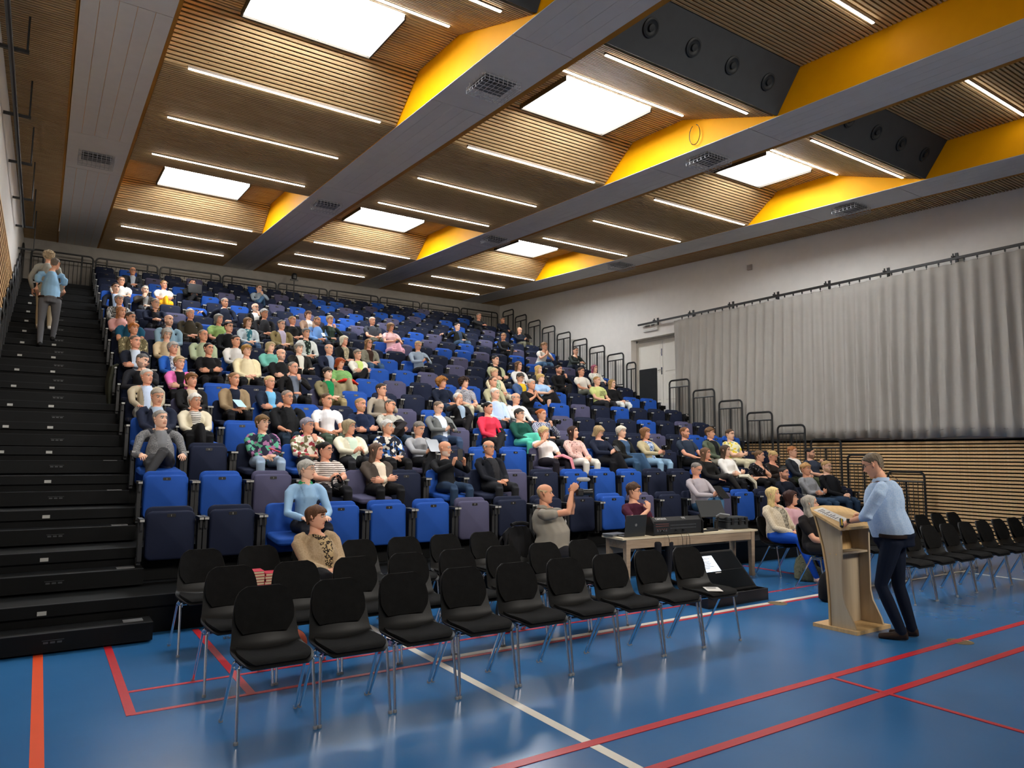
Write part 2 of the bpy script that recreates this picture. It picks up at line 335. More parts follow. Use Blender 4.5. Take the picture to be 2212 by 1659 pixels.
for bi, (x0, x1) in enumerate(BEAMS):
    bm_ = MB().hexa([cs(x0, -7.6, -.003), cs(x1, -7.6, -.003), cs(x1, 20.8, -.003), cs(x0, 20.8, -.003), cs(x0, -7.6, .75), cs(x1, -7.6, .75), cs(x1, 20.8, .75), cs(x0, 20.8, .75)]).obj('beam', YEL, ce)
    for (p, q) in ((x1, x1+.075),) if bi else ((x0-.035, x0-.008), (x1, x1+.04)):
        MB().hexa([cs(p, -7.6, -.012), cs(q, -7.6, -.012), cs(q, 20.8, -.012), cs(p, 20.8, -.012), cs(p, -7.6, .10), cs(q, -7.6, .10), cs(q, 20.8, .10), cs(p, 20.8, .10)]).obj('batten', GOLD, bm_)
    segs = [(20.8, 14.08, 5), (14.07, 12.23, 1), (12.22, 7.925, 5), (7.915, 6.03, 1), (6.02, 1.7, 5), (1.69, -.2, 1), (-.21, -7.6, 5)]
    for ya, yb, n in segs:
        w = (x1-x0)/n
        for i in range(n):
            p, q = x0+w*i+.002, x0+w*(i+1)-.002
            MB().hexa([cs(p, yb, -.012), cs(q, yb, -.012), cs(q, ya, -.012), cs(p, ya, -.012), cs(p, yb, -.0035), cs(q, yb, -.0035), cs(q, ya, -.0035), cs(p, ya, -.0035)]).obj('panel_board', GREYP, bm_)
    # caged vents
    for y, nm in ((7.07, 'near'), (13.2, 'far')):
        if bi == 0 and nm == 'near': continue
        c = cs((x0+x1)/2, y, -.02)
        v = thing('caged_vent', 'wire-caged grey vent under the %s beam from the left, %s one' % (ORD[bi+1], nm), 'vent', c, group='caged ceiling vents')
        MB().box(-.25, .25, -.22, .22, -.03, .0).obj('vent_box', mat('vent_grey', '#66676b', .5), v)
        mm = MB()
        for i in range(7): mm.box(-.22+.06*i, -.195+.06*i, -.2, 0, -.036, -.03)
        mm.obj('louvre', BLACK, v)
        mm = MB(); Wd, Hd, Dp = .3, .26, .13; r_ = .004
        for i in range(9):
            x = -Wd+2*Wd*i/8; mm.tube([(x, -Hd, 0), (x, -Hd, -Dp), (x, Hd, -Dp), (x, Hd, 0)], r_, 4)
        for i in range(7):
            y_ = -Hd+2*Hd*i/6; mm.tube([(-Wd, y_, 0), (-Wd, y_, -Dp), (Wd, y_, -Dp), (Wd, y_, 0)], r_, 4)
        for z in (-.04, -.085): mm.tube([(-Wd, -Hd, z), (Wd, -Hd, z), (Wd, Hd, z), (-Wd, Hd, z)], r_, 4, closed=True)
        mm.obj('wire_cage', mat('cage_wire', '#a9a9ab', .4, .6, var=0), v)
# loose cable loop on the second yellow cheek
c = cs(7.8, 6.95, .2); mm = MB(); mm.tube([(c[0]+.0, c[1]+.2*math.sin(a)*.6, c[2]+.18*math.cos(a)) for a in [R(x) for x in range(20, 345, 20)]], .007, 5)
tag(mm.obj('cable_loop', BLACK), 'black cable loop hanging on the yellow beam side above the front lamps', 'cable')
# ---- curtain on the right wall
cu = thing('curtain', 'long grey pleated curtain hanging on a black rail on the right wall', 'curtain', (15.34, 0, 0))
ys = np.arange(.5, 14.62, .027); zs = np.linspace(2.13, 5.68, 15); V = []
ph = np.cumsum(rng.normal(0, .12, len(ys)))*.5
for z in zs:
    t = (5.68-z)/(5.68-2.13); amp = .022+.035*min(1, t*1.8)
    for i, y in enumerate(ys):
        a = 2*PI*y/.27+ph[i]*(.4+t); x = -amp*(abs(math.cos(a/2))**(3.2-1.2*t))*2+amp+.018*t*math.sin(y*2.1+ph[i])+.010*t*math.sin(y*31+2*ph[i])
        V.append((x, y+.05*t*math.sin(y*1.7+1), z+(.02*math.sin(y*3) if z < 2.2 else 0)))
n = len(ys); F = [(j*n+i, j*n+i+1, (j+1)*n+i+1, (j+1)*n+i) for j in range(14) for i in range(n-1)]
CURT = mat('grey_curtain', '#aca79f', .9, var=.03)
o = MB().add(V, F).obj('cloth', CURT, cu, True); md = o.modifiers.new('solid', 'SOLIDIFY'); md.thickness = .008
hm = [V[i] for i in range(n)]
MB().tube([(x-.004, y, z+.16) for x, y, z in hm[::2]], .004, 4).obj('hem_seam', mat('curtain_seam', '#7d766e', .9), cu)
rl = MB().box(-.025, .025, .5, 16.1, 5.75, 5.80).obj('rail', BLACK, cu)
for i in range(56):
    y = .8+.245*i; g = MB(); g.box(-.012, .012, y-.012, y+.012, 5.70, 5.75); g.tube([(0, y, 5.71), (0, y, 5.66)], .006, 5); g.obj('glider', BLACK, rl)
for i in range(11):
    y = 1.2+1.42*i; g = MB(); g.box(-.05, .16, y-.02, y+.02, 5.80, 5.83); g.box(.14, .16, y-.03, y+.03, 5.70, 5.92); g.box(-.012, .012, y-.012, y+.012, 5.78, 5.88); g.obj('bracket', BLACK, rl)
# ---- small things on the walls
t = thing('emergency_sign', 'white emergency sign box above the exit door', 'sign', (XR, 15.7, 5.66))
MB().box(-.05, 0, -.3, .3, -.11, .13).obj('sign_box', mat('sign_white', '#dedcd6', .4, var=0), t)
g = MB(); g.box(-.052, -.05, -.2, -.06, .03, .09); g.box(-.052, -.05, .0, .2, .03, .09); g.box(-.053, -.05, -.24, .24, -.08, -.074); g.obj('pictogram', mat('sign_grey', '#9a9a96', .5, var=0), t)
t = thing('wall_box', 'small grey box high on the right wall above the curtain', 'wall box', (XR, 11.98, 6.74))
MB().box(-.05, 0, -.07, .07, -.07, .07).obj('box', mat('wall_box', '#b3aaa5', .6), t); MB().box(-.056, -.05, -.05, .05, -.05, .05).obj('lid', mat('wall_box_lid', '#a79e99', .6), t)
t = thing('hanging_rail', 'black curtain rail with brackets along the top of the left wall', 'rail')
MB().tube([(-.60, 5.0, 6.55), (-.60, 12.0, 6.62), (-.60, 18.6, 6.62)], .03, 8).obj('pipe', BLACK, t)
for i in range(8):
    y = 6.2+2.1*i; g = MB(); g.box(-.76, -.42, y-.02, y+.02, 6.66, 6.70); g.tube([(-.44, y, 6.68), (-.44, y, ZC(y)-.01)], .012, 6); g.obj('bracket', BLACK, t)
# ================================================================== tribune
TS = 1.04
def yr(r): return 8.303+.901*(r-1)          # tip panel plane of a row
def yk(k): return 7.63+.901*(k-1)           # front of a deck
def zk(k): return .3532*k
XS0, SPX = 1.2565, .6112
tb = thing('tribune', 'black stepped telescopic seating tribune filling the back of the hall', 'tribune')
GREYM = mat('marker_grey', '#a9a9a4', .4, var=0); NOSE = mat('deck_nosing', '#2a2b2d', .5, .2, var=.1)
for k in range(1, 19):
    y1 = yk(k+1)+.06 if k < 18 else YB-.02
    dk = MB().box(-.745, 15.2, yk(k), y1, zk(k)-.10, zk(k)).obj('deck', TRIB, tb)
    MB().box(-.745, 15.2, yk(k)-.004, yk(k)+.03, zk(k)-.002, zk(k)+.004).obj('nosing', NOSE, dk)
    MB().box(-.74, 15.18, yk(k)+.05, yk(k)+.08, zk(k-1), zk(k)-.1).obj('riser', TRIB, tb)
    g = MB().box(-.735, .95, yk(k)-.33, yk(k)-.002, zk(k)-.1766-.155, zk(k)-.1766)
    st = g.obj('half_step', TRIB, tb)
    MB().box(-.735, .95, yk(k)-.334, yk(k)-.3, zk(k)-.179, zk(k)-.1735).obj('nosing', NOSE, st)
    for x in ((.1,) if k < 4 else (.1, -.42)): MB().box(x-.035, x+.035, yk(k)-.006, yk(k)-.001, zk(k)-.085, zk(k)-.05).obj('marker', GREYM, st)
    g = MB()
    for i in range(3): g.box(.12+.05*i, .155+.05*i, yk(k)-.334, yk(k)-.329, zk(k)-.26, zk(k)-.245)
    g.box(.11, .27, yk(k)-.333, yk(k)-.329, zk(k)-.236, zk(k)-.232); g.obj('latch', mat('latch_grey', '#3a3c3e', .4), st)
    if k < 6: MB().box(.72, .88, yk(k)-.22, yk(k)-.12, zk(k)-.177, zk(k)-.171).obj('catch_plate', mat('zinc', '#a9aaac', .3, .7, var=.1), st)
def guard(name_label, y0, y1, ztop, h, x, group, cat='guard rail', along='y', bars=8):
    # rounded tube frame with a sub-rail, a middle post and thin bars; along y at x, or along x at y
    def P(t, z): return (x, t, z) if along == 'y' else (t, x, z)
    g = thing('guard_rail', name_label, cat, group=group); a, b = y0, y1; r = .1
    arc = lambda cx, s, a0: [(cx+s*r*math.cos(R(q)), ztop-r+r*math.sin(R(q))) for q in a0]
    path = [(a, ztop-h)] + [(a+r-r*math.cos(R(q)), ztop-r+r*math.sin(R(q))) for q in (0, 30, 60, 90)] + [(b-r+r*math.sin(R(q)), ztop-r+r*math.cos(R(q))) for q in (0, 30, 60, 90)] + [(b, ztop-h)]
    MB().tube([P(*p) for p in path], .026, 6, ref=(1, 0, 0) if along == 'y' else (0, 1, 0)).obj('frame', BLACK, g, True)
    zb = ztop-min(h-.05, 1.0)
    MB().tube([P(a, ztop-.2), P(b, ztop-.2)], .019, 6).obj('sub_rail', BLACK, g); MB().tube([P(a, zb), P(b, zb)], .019, 6).obj('foot_rail', BLACK, g)
    if along == 'y': MB().tube([P((a+b)/2, ztop-.2), P((a+b)/2, zb)], .022, 6).obj('middle_post', BLACK, g); MB().tube([P(a, zb-.12), P(b, zb-.12)], .019, 6).obj('foot_rail', BLACK, g)
    else:
        for q in (a+.28, b-.28): MB().tube([P(q, ztop), P(q, zb)], .022, 6).obj('middle_post', BLACK, g)
    m = MB()
    for i in range(bars):
        t = a+(b-a)*(i+.5)/bars
        m.tube([P(t, ztop-.2), P(t, zb)], .007, 4, cap=False)
    m.obj('bars', BLACK, g); return g
for k in range(1, 19):
    if k == 9: continue
    R0 = 7.58+.901*(k-1); zt = 1.421+.3532*(k-1)
    guard('black guard rail at the right end of the tribune, %s row' % ORD[k], R0+(.35 if k == 10 else 0), R0+.75, zt, 1.25, 15.16, 'guard rails down the right end')
for k in range(7, 19):
    R0 = 7.58+.901*(k-1); zt = 1.321+.3532*(k-1)
    guard('black guard rail on the left wall side of the steps, %s row' % ORD[k], R0, R0+.8, zt, 1.2, -.72, 'guard rails up the left side', bars=5)
BX = [-.57, 1.0, 2.71, 4.53, 6.29, 8.04, 9.93, 11.6, 13.3, 15.05]
for i in range(9): guard('black guard rail behind the top row, %s from the left' % ORD[i+1], BX[i]+.03, BX[i+1]-.04, 7.40, 1.03, 23.82, 'guard rails behind the top row', along='x', bars=14)
# dark panel beside the exit
t = thing('folded_panel', 'black upright panel standing beside the exit door opening', 'panel', (14.62, 14.95, 3.18))
MB().panel(.70, 1.06, .05, .03, M=Matrix.Translation((0, 0, .53)) @ Matrix.Rotation(PI/2, 4, 'Z')).obj('board', mat('dark_panel', '#26282a', .55), t)
MB().box(-.03, .03, -.3, .3, 0, .03).obj('foot', BLACK, t); g = MB(); g.box(-.032, -.027, -.2, -.12, .1, .17); g.obj('socket', GREYM, t)
# lamp on a pole behind the top row
t = thing('stage_lamp', 'small black stage lamp on a pole behind the top row', 'lamp', (6.76, 23.55, zk(18)))
MB().tube([(0, 0, 0), (0, 0, 1.15)], .018, 8).obj('pole', BLACK, t); MB().lathe([(.07, 0), (.09, .02), (.09, .14), (.06, .2), (.03, .21)], 14).obj('lamp_head', BLACK, t, loc=(0, 0, 1.17)); MB().box(-.13, .13, -.03, .03, 1.13, 1.17).obj('yoke', BLACK, t); MB().tube([(-.2, -.1, 0), (0, 0, .3), (.2, -.1, 0)], .012, 6).obj('tripod_leg', BLACK, t)
# ---- tip-up seats
SEATC = {'B': ('bright blue', mat('seat_blue', '#1f4a9a', .75, var=.06, bump=.06)), 'N': ('dark navy', mat('seat_navy', '#191f33', .75, var=.06, bump=.06)), 'P': ('purple-grey', mat('seat_purple', '#4b4a63', .75, var=.06, bump=.06))}
PLATE = mat('number_plate', '#0d0d0f', .35, var=0)
GRID = ['NNBBBBPNNNBPNNPBNNNNN', 'BBPNPNBNPNBBBNNBNNNBN', 'BNNBNNPNBBPNBPNNNNNNN', 'BBBNNBNNPBBNPNNNPNBBB', 'NPNBBNNPBNNNNPNNNBNPN', 'NNBNNPBNNNBNNBBPNBNNN', 'NNNNNNNBPNBBNBNBNNNBB', 'NNNBNNNNBBPNNNNNNNNNN', 'NNNNNNNNNBBNPNNBNNNNB', 'NPNNNNNNNNNBNPNNNBNPN', 'NNNBNNNNNNBPNBBPNBPNN', 'NNPNNNNNNNNNBPNBNNPNB', 'BNNBNNNPNBPNNBPNNPBNN', 'BBNNNBNNPBBNPNNNBNNNB', 'NNBNBNNPBNNBNPNNNBNPN', 'NNBBNPNNNNBPNBBPNBNNN', 'NNPNNNNNPNBBNPNNBNNBN', 'NBNNPNNBNNPNNNBNNPNNN']
SEATM = {}
def seat_meshes():
    cush = MB().panel(.47, .50, .075, .06, .02, M=Matrix.Translation((0, 0, 0)))
    for c in 'BNP':
        m = SEATC[c][1]
        SEATM['cushion', c] = cush.mesh('cushion', m, True)
        SEATM['back', c] = MB().panel(.47, .56, .06, .07, .018).mesh('backrest', m, True)
    for s in (-1, 1):
        g = MB(); x = s*.283
        g.box(x-.02, x+.02, -.02, .10, -.52, -.10); g.box(x-.022, x+.022, -.10, .16, -.115, -.085)
        g.box(x-.012, x+.012, -.08, -.06, -.2, -.1); g.box(x-.018, x+.018, .04, .2, -.56, -.5)
        SEATM['frame', s] = g.mesh('standard', BLACK); g = MB(); g.box(s*.283-.021, s*.283+.021, -.104, -.09, -.112, -.09); SEATM['tip_highlights', s] = g.mesh('arm_tip_highlight', GREYM)  # light grey end pieces imitate the highlights on the black armrests
    SEATM['plate'] = MB().panel(.085, .035, .006, .01, .001).mesh('number_plate', PLATE)
    for c in range(21): SEATM['n', c] = text_mesh(str(c+1), .026)
seat_meshes(); NUMC = mat('number_white', '#b9b9b4', .5, var=0)
for c in range(21): SEATM['n', c].materials.append(NUMC)
def seat_parts(t, c, col, down):
    put('backrest', SEATM['back', c], t, (0, .12, -.255), (R(-6), 0, 0))
    if down:
        cu = put('cushion', SEATM['cushion', c], t, (0, -.17, -.345), (R(-86), 0, 0))
    else:
        cu = put('cushion', SEATM['cushion', c], t, (0, .03, -.27), (R(-2), 0, 0))
        pl = put('number_plate', SEATM['plate'], cu, (0, -.037, .205)); pl.rotation_euler = (0, 0, 0)
    for s in (-1, 1): put('arm_tip_highlight', SEATM['tip_highlights', s], put('standard', SEATM['frame', s], t))
    if not down:
        q = put('number', SEATM['n', col], cu, (0, -.0415, .204), (PI/2, 0, 0))
def seat_pos(r, c):
    dx = (.05-.010*c) if r == 1 else 0
    return (XS0+SPX*c+(-.06+.0062*c if r == 1 else 0), yr(r), zk(r)+.756)
# ================================================================== people
def lerpf(x, xs, ys): return np.interp(x, xs, ys)
# --- head template: rings of a head profile, face toward -Y; unit = metres, centre between the ears
HZ = np.array([-.120,-.114,-.104,-.094,-.082,-.070,-.064,-.056,-.049,-.042,-.034,-.026,-.018,-.010,.000,.010,.018,.026,.034,.042,.052,.066,.080,.094,.106,.114,.1185])
FY = lerpf(HZ, [-.12,-.114,-.104,-.094,-.082,-.064,-.049,-.034,-.018,0,.018,.03,.040,.06,.08,.094,.106,.114,.1185], [-.045,-.070,-.082,-.086,-.083,-.088,-.0885,-.088,-.087,-.0855,-.0835,-.089,-.0935,-.092,-.083,-.068,-.047,-.026,-.008])
BY = lerpf(HZ, [-.12,-.1,-.07,-.04,0,.04,.07,.09,.106,.114,.1185], [-.005,.035,.055,.070,.088,.098,.094,.080,.056,.032,.010])
WX = lerpf(HZ, [-.12,-.114,-.104,-.09,-.07,-.045,-.02,.01,.04,.07,.09,.106,.114,.1185], [.022,.032,.044,.054,.063,.069,.073,.0745,.0765,.073,.062,.042,.024,.008])
NA = 44
_t = np.linspace(-1, 1, NA, endpoint=False); TH = PI*np.sign(_t)*np.abs(_t)**1.35
def head_pt(z, th, off=0.):
    f, b, w = np.interp(z, HZ, FY), np.interp(z, HZ, BY), np.interp(z, HZ, WX)
    yc = (f*.35+b*.65); front = np.abs(th) < PI/2
    s, c = np.sin(th), np.cos(th); e = .86
    x = np.sign(s)*np.abs(s)**e*(w+off)
    y = np.where(front, yc-np.abs(c)**e*(yc-f+off), yc+np.abs(c)**e*(b-yc+off))
    return x, y
def head_template(fem):
    V = []
    for z in HZ:
        x, y = head_pt(z, TH); zz = np.full(NA, z)
        g = lambda cx, cz, sx, sz: np.exp(-((np.abs(x)-cx)/sx)**2-((zz-cz)/sz)**2)*(np.abs(TH) < 1.5)
        y = y-.025*g(0, -.024, .011, .011)-.016*g(0, -.004, .008, .020)-.008*g(.012, -.030, .007, .007)
        y = y+.012*g(.031, .012, .016, .012)-.004*g(.03, .033, .022, .008)-.005*g(.0, -.055, .022, .010)-.006*g(.042, -.016, .02, .018)
        y = y+.003*g(0, -.0545, .024, .003)-.004*g(0, -.098, .02, .012)
        if fem: x = x*np.interp(z, [-.12, -.06, 0, .1], [.88, .93, .98, 1])
        V += list(zip(x, y, zz))
    n = len(HZ); F = []; mi = []
    for i in range(n-1):
        for j in range(NA):
            F.append((i*NA+j, i*NA+(j+1) % NA, (i+1)*NA+(j+1) % NA, (i+1)*NA+j))
    V.append((0, -.02, -.121)); V.append((0, .0, .119)); a, b = len(V)-2, len(V)-1
    for j in range(NA): F.append((j, a, (j+1) % NA)); F.append(((n-1)*NA+j, (n-1)*NA+(j+1) % NA, b))
    m = MB().add(V, F)
    P = np.array(V); cen = np.array([P[list(f)].mean(0) for f in F])
    mi = np.zeros(len(F), int)         # 0 skin 1 lip 2 brow/hair 3 eye white 4 iris 5 beard zone
    fr = cen[:, 1] < -.03
    mi[fr & (np.abs(cen[:, 0]) < .026) & (cen[:, 2] > -.064) & (cen[:, 2] < -.046)] = 1
    mi[fr & (np.abs(cen[:, 0]) > .012) & (np.abs(cen[:, 0]) < .048) & (cen[:, 2] > .029) & (cen[:, 2] < .039)] = 2
    ax0 = np.abs(cen[:, 0]); bz = (cen[:, 1] < .02) & (mi == 0) & ((cen[:, 2] < -.068) | ((ax0 > .044) & (cen[:, 2] < -.03)) | ((ax0 < .034) & (ax0 > .0) & (cen[:, 2] < -.036) & (cen[:, 2] > -.046))); mi[bz] = 5
    m.mi = mi.tolist()
    for s in (-1, 1):                   # eyes, ears
        c = Vector((s*.031, -.0765, .012)); k = 10; EV = []; EF = []; em = []
        for i in range(5):
            a = PI/2*i/4
            for j in range(k): q = 2*PI*j/k; EV.append((c.x+.0150*math.sin(a)*math.cos(q), c.y-.0115*math.cos(a), c.z+.0098*math.sin(a)*math.sin(q)))
        for i in range(4):
            for j in range(k): EF.append((i*k+j, i*k+(j+1) % k, (i+1)*k+(j+1) % k, (i+1)*k+j)); em.append(4 if i < 2 else 3)
        n0 = len(m.mi); m.add(EV, EF); m.mi[n0:] = em
        m.tube([(s*.068, .000, -.030), (s*.080, .008, -.018), (s*.086, .014, .004), (s*.084, .014, .022), (s*.074, .006, .030)], [(.005, .008), (.006, .013), (.006, .017), (.006, .015), (.004, .008)], 7, 0)
    return np.array(m.v), m.f, np.array(m.mi)
HEADS = {0: head_template(False), 1: head_template(True)}
# --- hair: columns of points over the head template
HK = [0, 20, 40, 55, 70, 82, 95, 110, 125, 150, 180]
HS = {  # hem height by angle from the face, thickness, extra top
 'short': ([.080,.078,.072,.066,.040,.002,.030,.034,-.02,-.055,-.062], .011, .010),
 'crew':  ([.086,.084,.076,.068,.044,.012,.034,.036,-.01,-.045,-.052], .006, .003),
 'reced': ([.104,.102,.092,.082,.046,.004,.030,.034,-.02,-.055,-.062], .009, .004),
 'fringe':([.052,.050,.052,.048,.010,-.024,-.020,-.028,-.055,-.072,-.078], .019, .012),
 'pixie': ([.066,.060,.062,.056,.020,-.008,.010,.0,-.040,-.066,-.072], .017, .014),
 'bob':   ([.060,.062,.060,.030,-.07,-.105,-.110,-.112,-.112,-.115,-.118], .022, .010),
 'tied':  ([.085,.082,.074,.060,.030,.0,.010,.006,-.03,-.06,-.068], .007, .006),
 'long':  ([.082,.080,.070,.030,-.12,-.27,-.30,-.30,-.30,-.32,-.33], .016, .008),
 'curly': ([.055,.055,.052,.040,-.02,-.05,-.055,-.06,-.07,-.08,-.085], .040, .020),
 'tousl': ([.064,.062,.064,.060,.036,.006,.028,.030,-.02,-.055,-.062], .021, .020),
}
HAIRC = {}
def hair_mesh(style, col, seed=0):
    key = (style, col)
    if key in HAIRC: return HAIRC[key]
    r = np.random.default_rng(len(HAIRC)+11); NT = 56; th = np.linspace(-PI, PI, NT, endpoint=False); V = []; F = []
    if style in ('bald', 'none'): return None
    band = style == 'band'
    if band:
        deg = np.degrees(np.abs(th)); top = np.where(deg > 62, .042+.02*np.clip((deg-62)/60, 0, 1), -9); hem = np.interp(deg, [62, 82, 95, 110, 130, 180], [.03, .0, .03, .03, -.03, -.06])
        sel = np.where(deg > 62)[0]; sel = sel[np.argsort((th[sel]+2*PI) % (2*PI))]; n = 6
        for j in sel:
            for i in range(n):
                t = i/(n-1); z = top[j]+(hem[j]-top[j])*t; off = .0075*math.sin(PI*min(1, t*1.0+.02))+.001
                x, y = head_pt(z, np.array([th[j]]), off); V.append((x[0], y[0], z))
        for a in range(len(sel)-1):
            for i in range(n-1): F.append((a*n+i, (a+1)*n+i, (a+1)*n+i+1, a*n+i+1))
    else:
        hemk, thick, topx = HS[style]; deg = np.degrees(np.abs(th)); hem = np.interp(deg, HK, hemk)+r.normal(0, .004, NT); n = 17 if style in ('long', 'curly', 'bob') else 12
        zt = .1185
        for j in range(NT):
            rip = .0022*math.sin(9*th[j]+r.normal(0, .4))+.0012*math.sin(23*th[j])
            for i in range(n):
                t = i/(n-1); z = zt-.0008-(zt-hem[j])*t**1.55
                zz = max(z, -.035); off = thick*(.75+.25*math.sin(PI*t))+rip*min(1, t*4)
                if t > .93: off *= .45 if style not in ('long', 'bob') else .8
                if style == 'curly': off += r.normal(0, .007)
                if style == 'tousl': off += r.normal(0, .003)
                x, y = head_pt(zz, np.array([th[j]]), off); x, y = x[0], y[0]
                if z < -.035:
                    d = -.035-z; x *= 1+.5*min(d, .1); y = y*(1-.2*min(d, .3))+.02*min(1, d*8)*(1 if deg[j] > 40 else 0)-.10*max(0, d-.06)*(deg[j] < 105)*1.0
                    x += .006*math.sin(z*40+th[j]*5)
                up = topx*max(0, 1-t*2.2)
                V.append((x, y+(.006*r.normal() if style == 'curly' else 0), z+up+(.005*r.normal() if style == 'curly' else 0)))
        top = len(V); V.append((0, .01, zt+topx+thick*.55))
        for j in range(NT):
            j2 = (j+1) % NT
            for i in range(n-1): F.append((j*n+i, j*n+i+1, j2*n+i+1, j2*n+i))
            F.append((top, j*n, j2*n))
    m = MB().add(V, F)
    if style == 'tied': m.lathe([(.012, -.03), (.034, -.02), (.036, .0), (.028, .02), (.008, .03)], 12, c=(0, .118, .055))
    me = m.mesh('hair', mat('hair_'+str(col).strip('#'), col, .55, pat='hair', bump=.25), True)
    HAIRC[key] = me; return me
def glasses_mesh():
    m = MB()
    for s in (-1, 1):
        m.tube([(s*.033+.0235*math.cos(q), -.1005+.006*abs(math.cos(q))*0, .008+.0175*math.sin(q)) for q in np.linspace(0, 2*PI, 14, endpoint=False)], .0021, 4, closed=True)
        m.tube([(s*.0565, -.1, .013), (s*.078, -.05, .014), (s*.083, .012, .012)], .0018, 4)
    m.tube([(-.010, -.1005, .013), (0, -.102, .016), (.010, -.1005, .013)], .002, 4); return m.v, m.f
GV = glasses_mesh(); GL = {}
def glasses(col):
    if col not in GL: GL[col] = MB().add(*GV).mesh('glasses', mat('spectacle_frame', col, .35, var=0))
    return GL[col]
# --- hand template: wrist at origin, fingers along +Y, palm faces -Z, thumb on +X
def hand_template(curl):
    m = MB()
    m.tube([(0, -.015, 0), (0, .01, 0), (0, .045, .001), (0, .085, .002), (0, .094, .001)], [(.026, .019), (.028, .018), (.040, .015), (.041, .013), (.034, .009)], 8, ref=(0, 0, 1))
    for x, y, L, r in ((.029, .082, .070, .0088), (.0095, .088, .079, .0092), (-.0105, .085, .074, .0088), (-.029, .076, .058, .0078)):
        p = Vector((x, y-.012, .002)); a = 0; pts = [p.copy()]; rr = [r]
        for k, (fr, da) in enumerate(((.2, .15), (.36, .55), (.27, .75), (.17, .45))):
            a += curl*da; p = p+Vector((x*.10*fr, math.cos(a), -math.sin(a)))*(L*fr); pts.append(p.copy()); rr.append(r*(1-.11*(k+1)))
        m.tube(pts, rr, 6, ref=(0, 0, 1))
    m.tube([(.020, .015, -.002), (.036, .032, -.008), (.050, .055, -.014-.01*curl), (.050-.012*curl, .083-.008*curl, -.020-.014*curl)], [.013, .0125, .0105, .0075], 6, ref=(0, 0, 1))
    return np.array(m.v), m.f
HANDS = {'flat': hand_template(.25), 'relax': hand_template(.75), 'grip': hand_template(1.5)}
# --- body: tapered volumes merged into one skin by a voxel remesh, coloured by the nearest volume
class Body:
    def __init__(s): s.m = MB(); s.seg = []; s.extra = []
    def limb(s, pts, rad, parts, n=10, ref=None):
        s.m.tube(pts, rad, n, ref=ref)
        for i in range(len(pts)-1):
            r = [q if not isinstance(q, tuple) else (q[0]+q[1])/2 for q in (rad[i], rad[i+1])]
            s.seg.append((np.array(pts[i], float), np.array(pts[i+1], float), r[0], r[1], parts[i] if isinstance(parts, (list, tuple)) else parts))
def ik(S, Wt, a, b, pole):
    S, Wt, pole = Vector(S), Vector(Wt), Vector(pole); d = Wt-S; L = d.length
    if L > (a+b)*.995: Wt = S+d.normalized()*(a+b)*.995; d = Wt-S; L = d.length
    x = (a*a-b*b+L*L)/(2*L); h = math.sqrt(max(a*a-x*x, 1e-6)); d.normalize()
    q = pole-d*pole.dot(d); q.normalize(); return S+d*x+q*h, Wt
V3 = lambda *a: np.array(a, float)
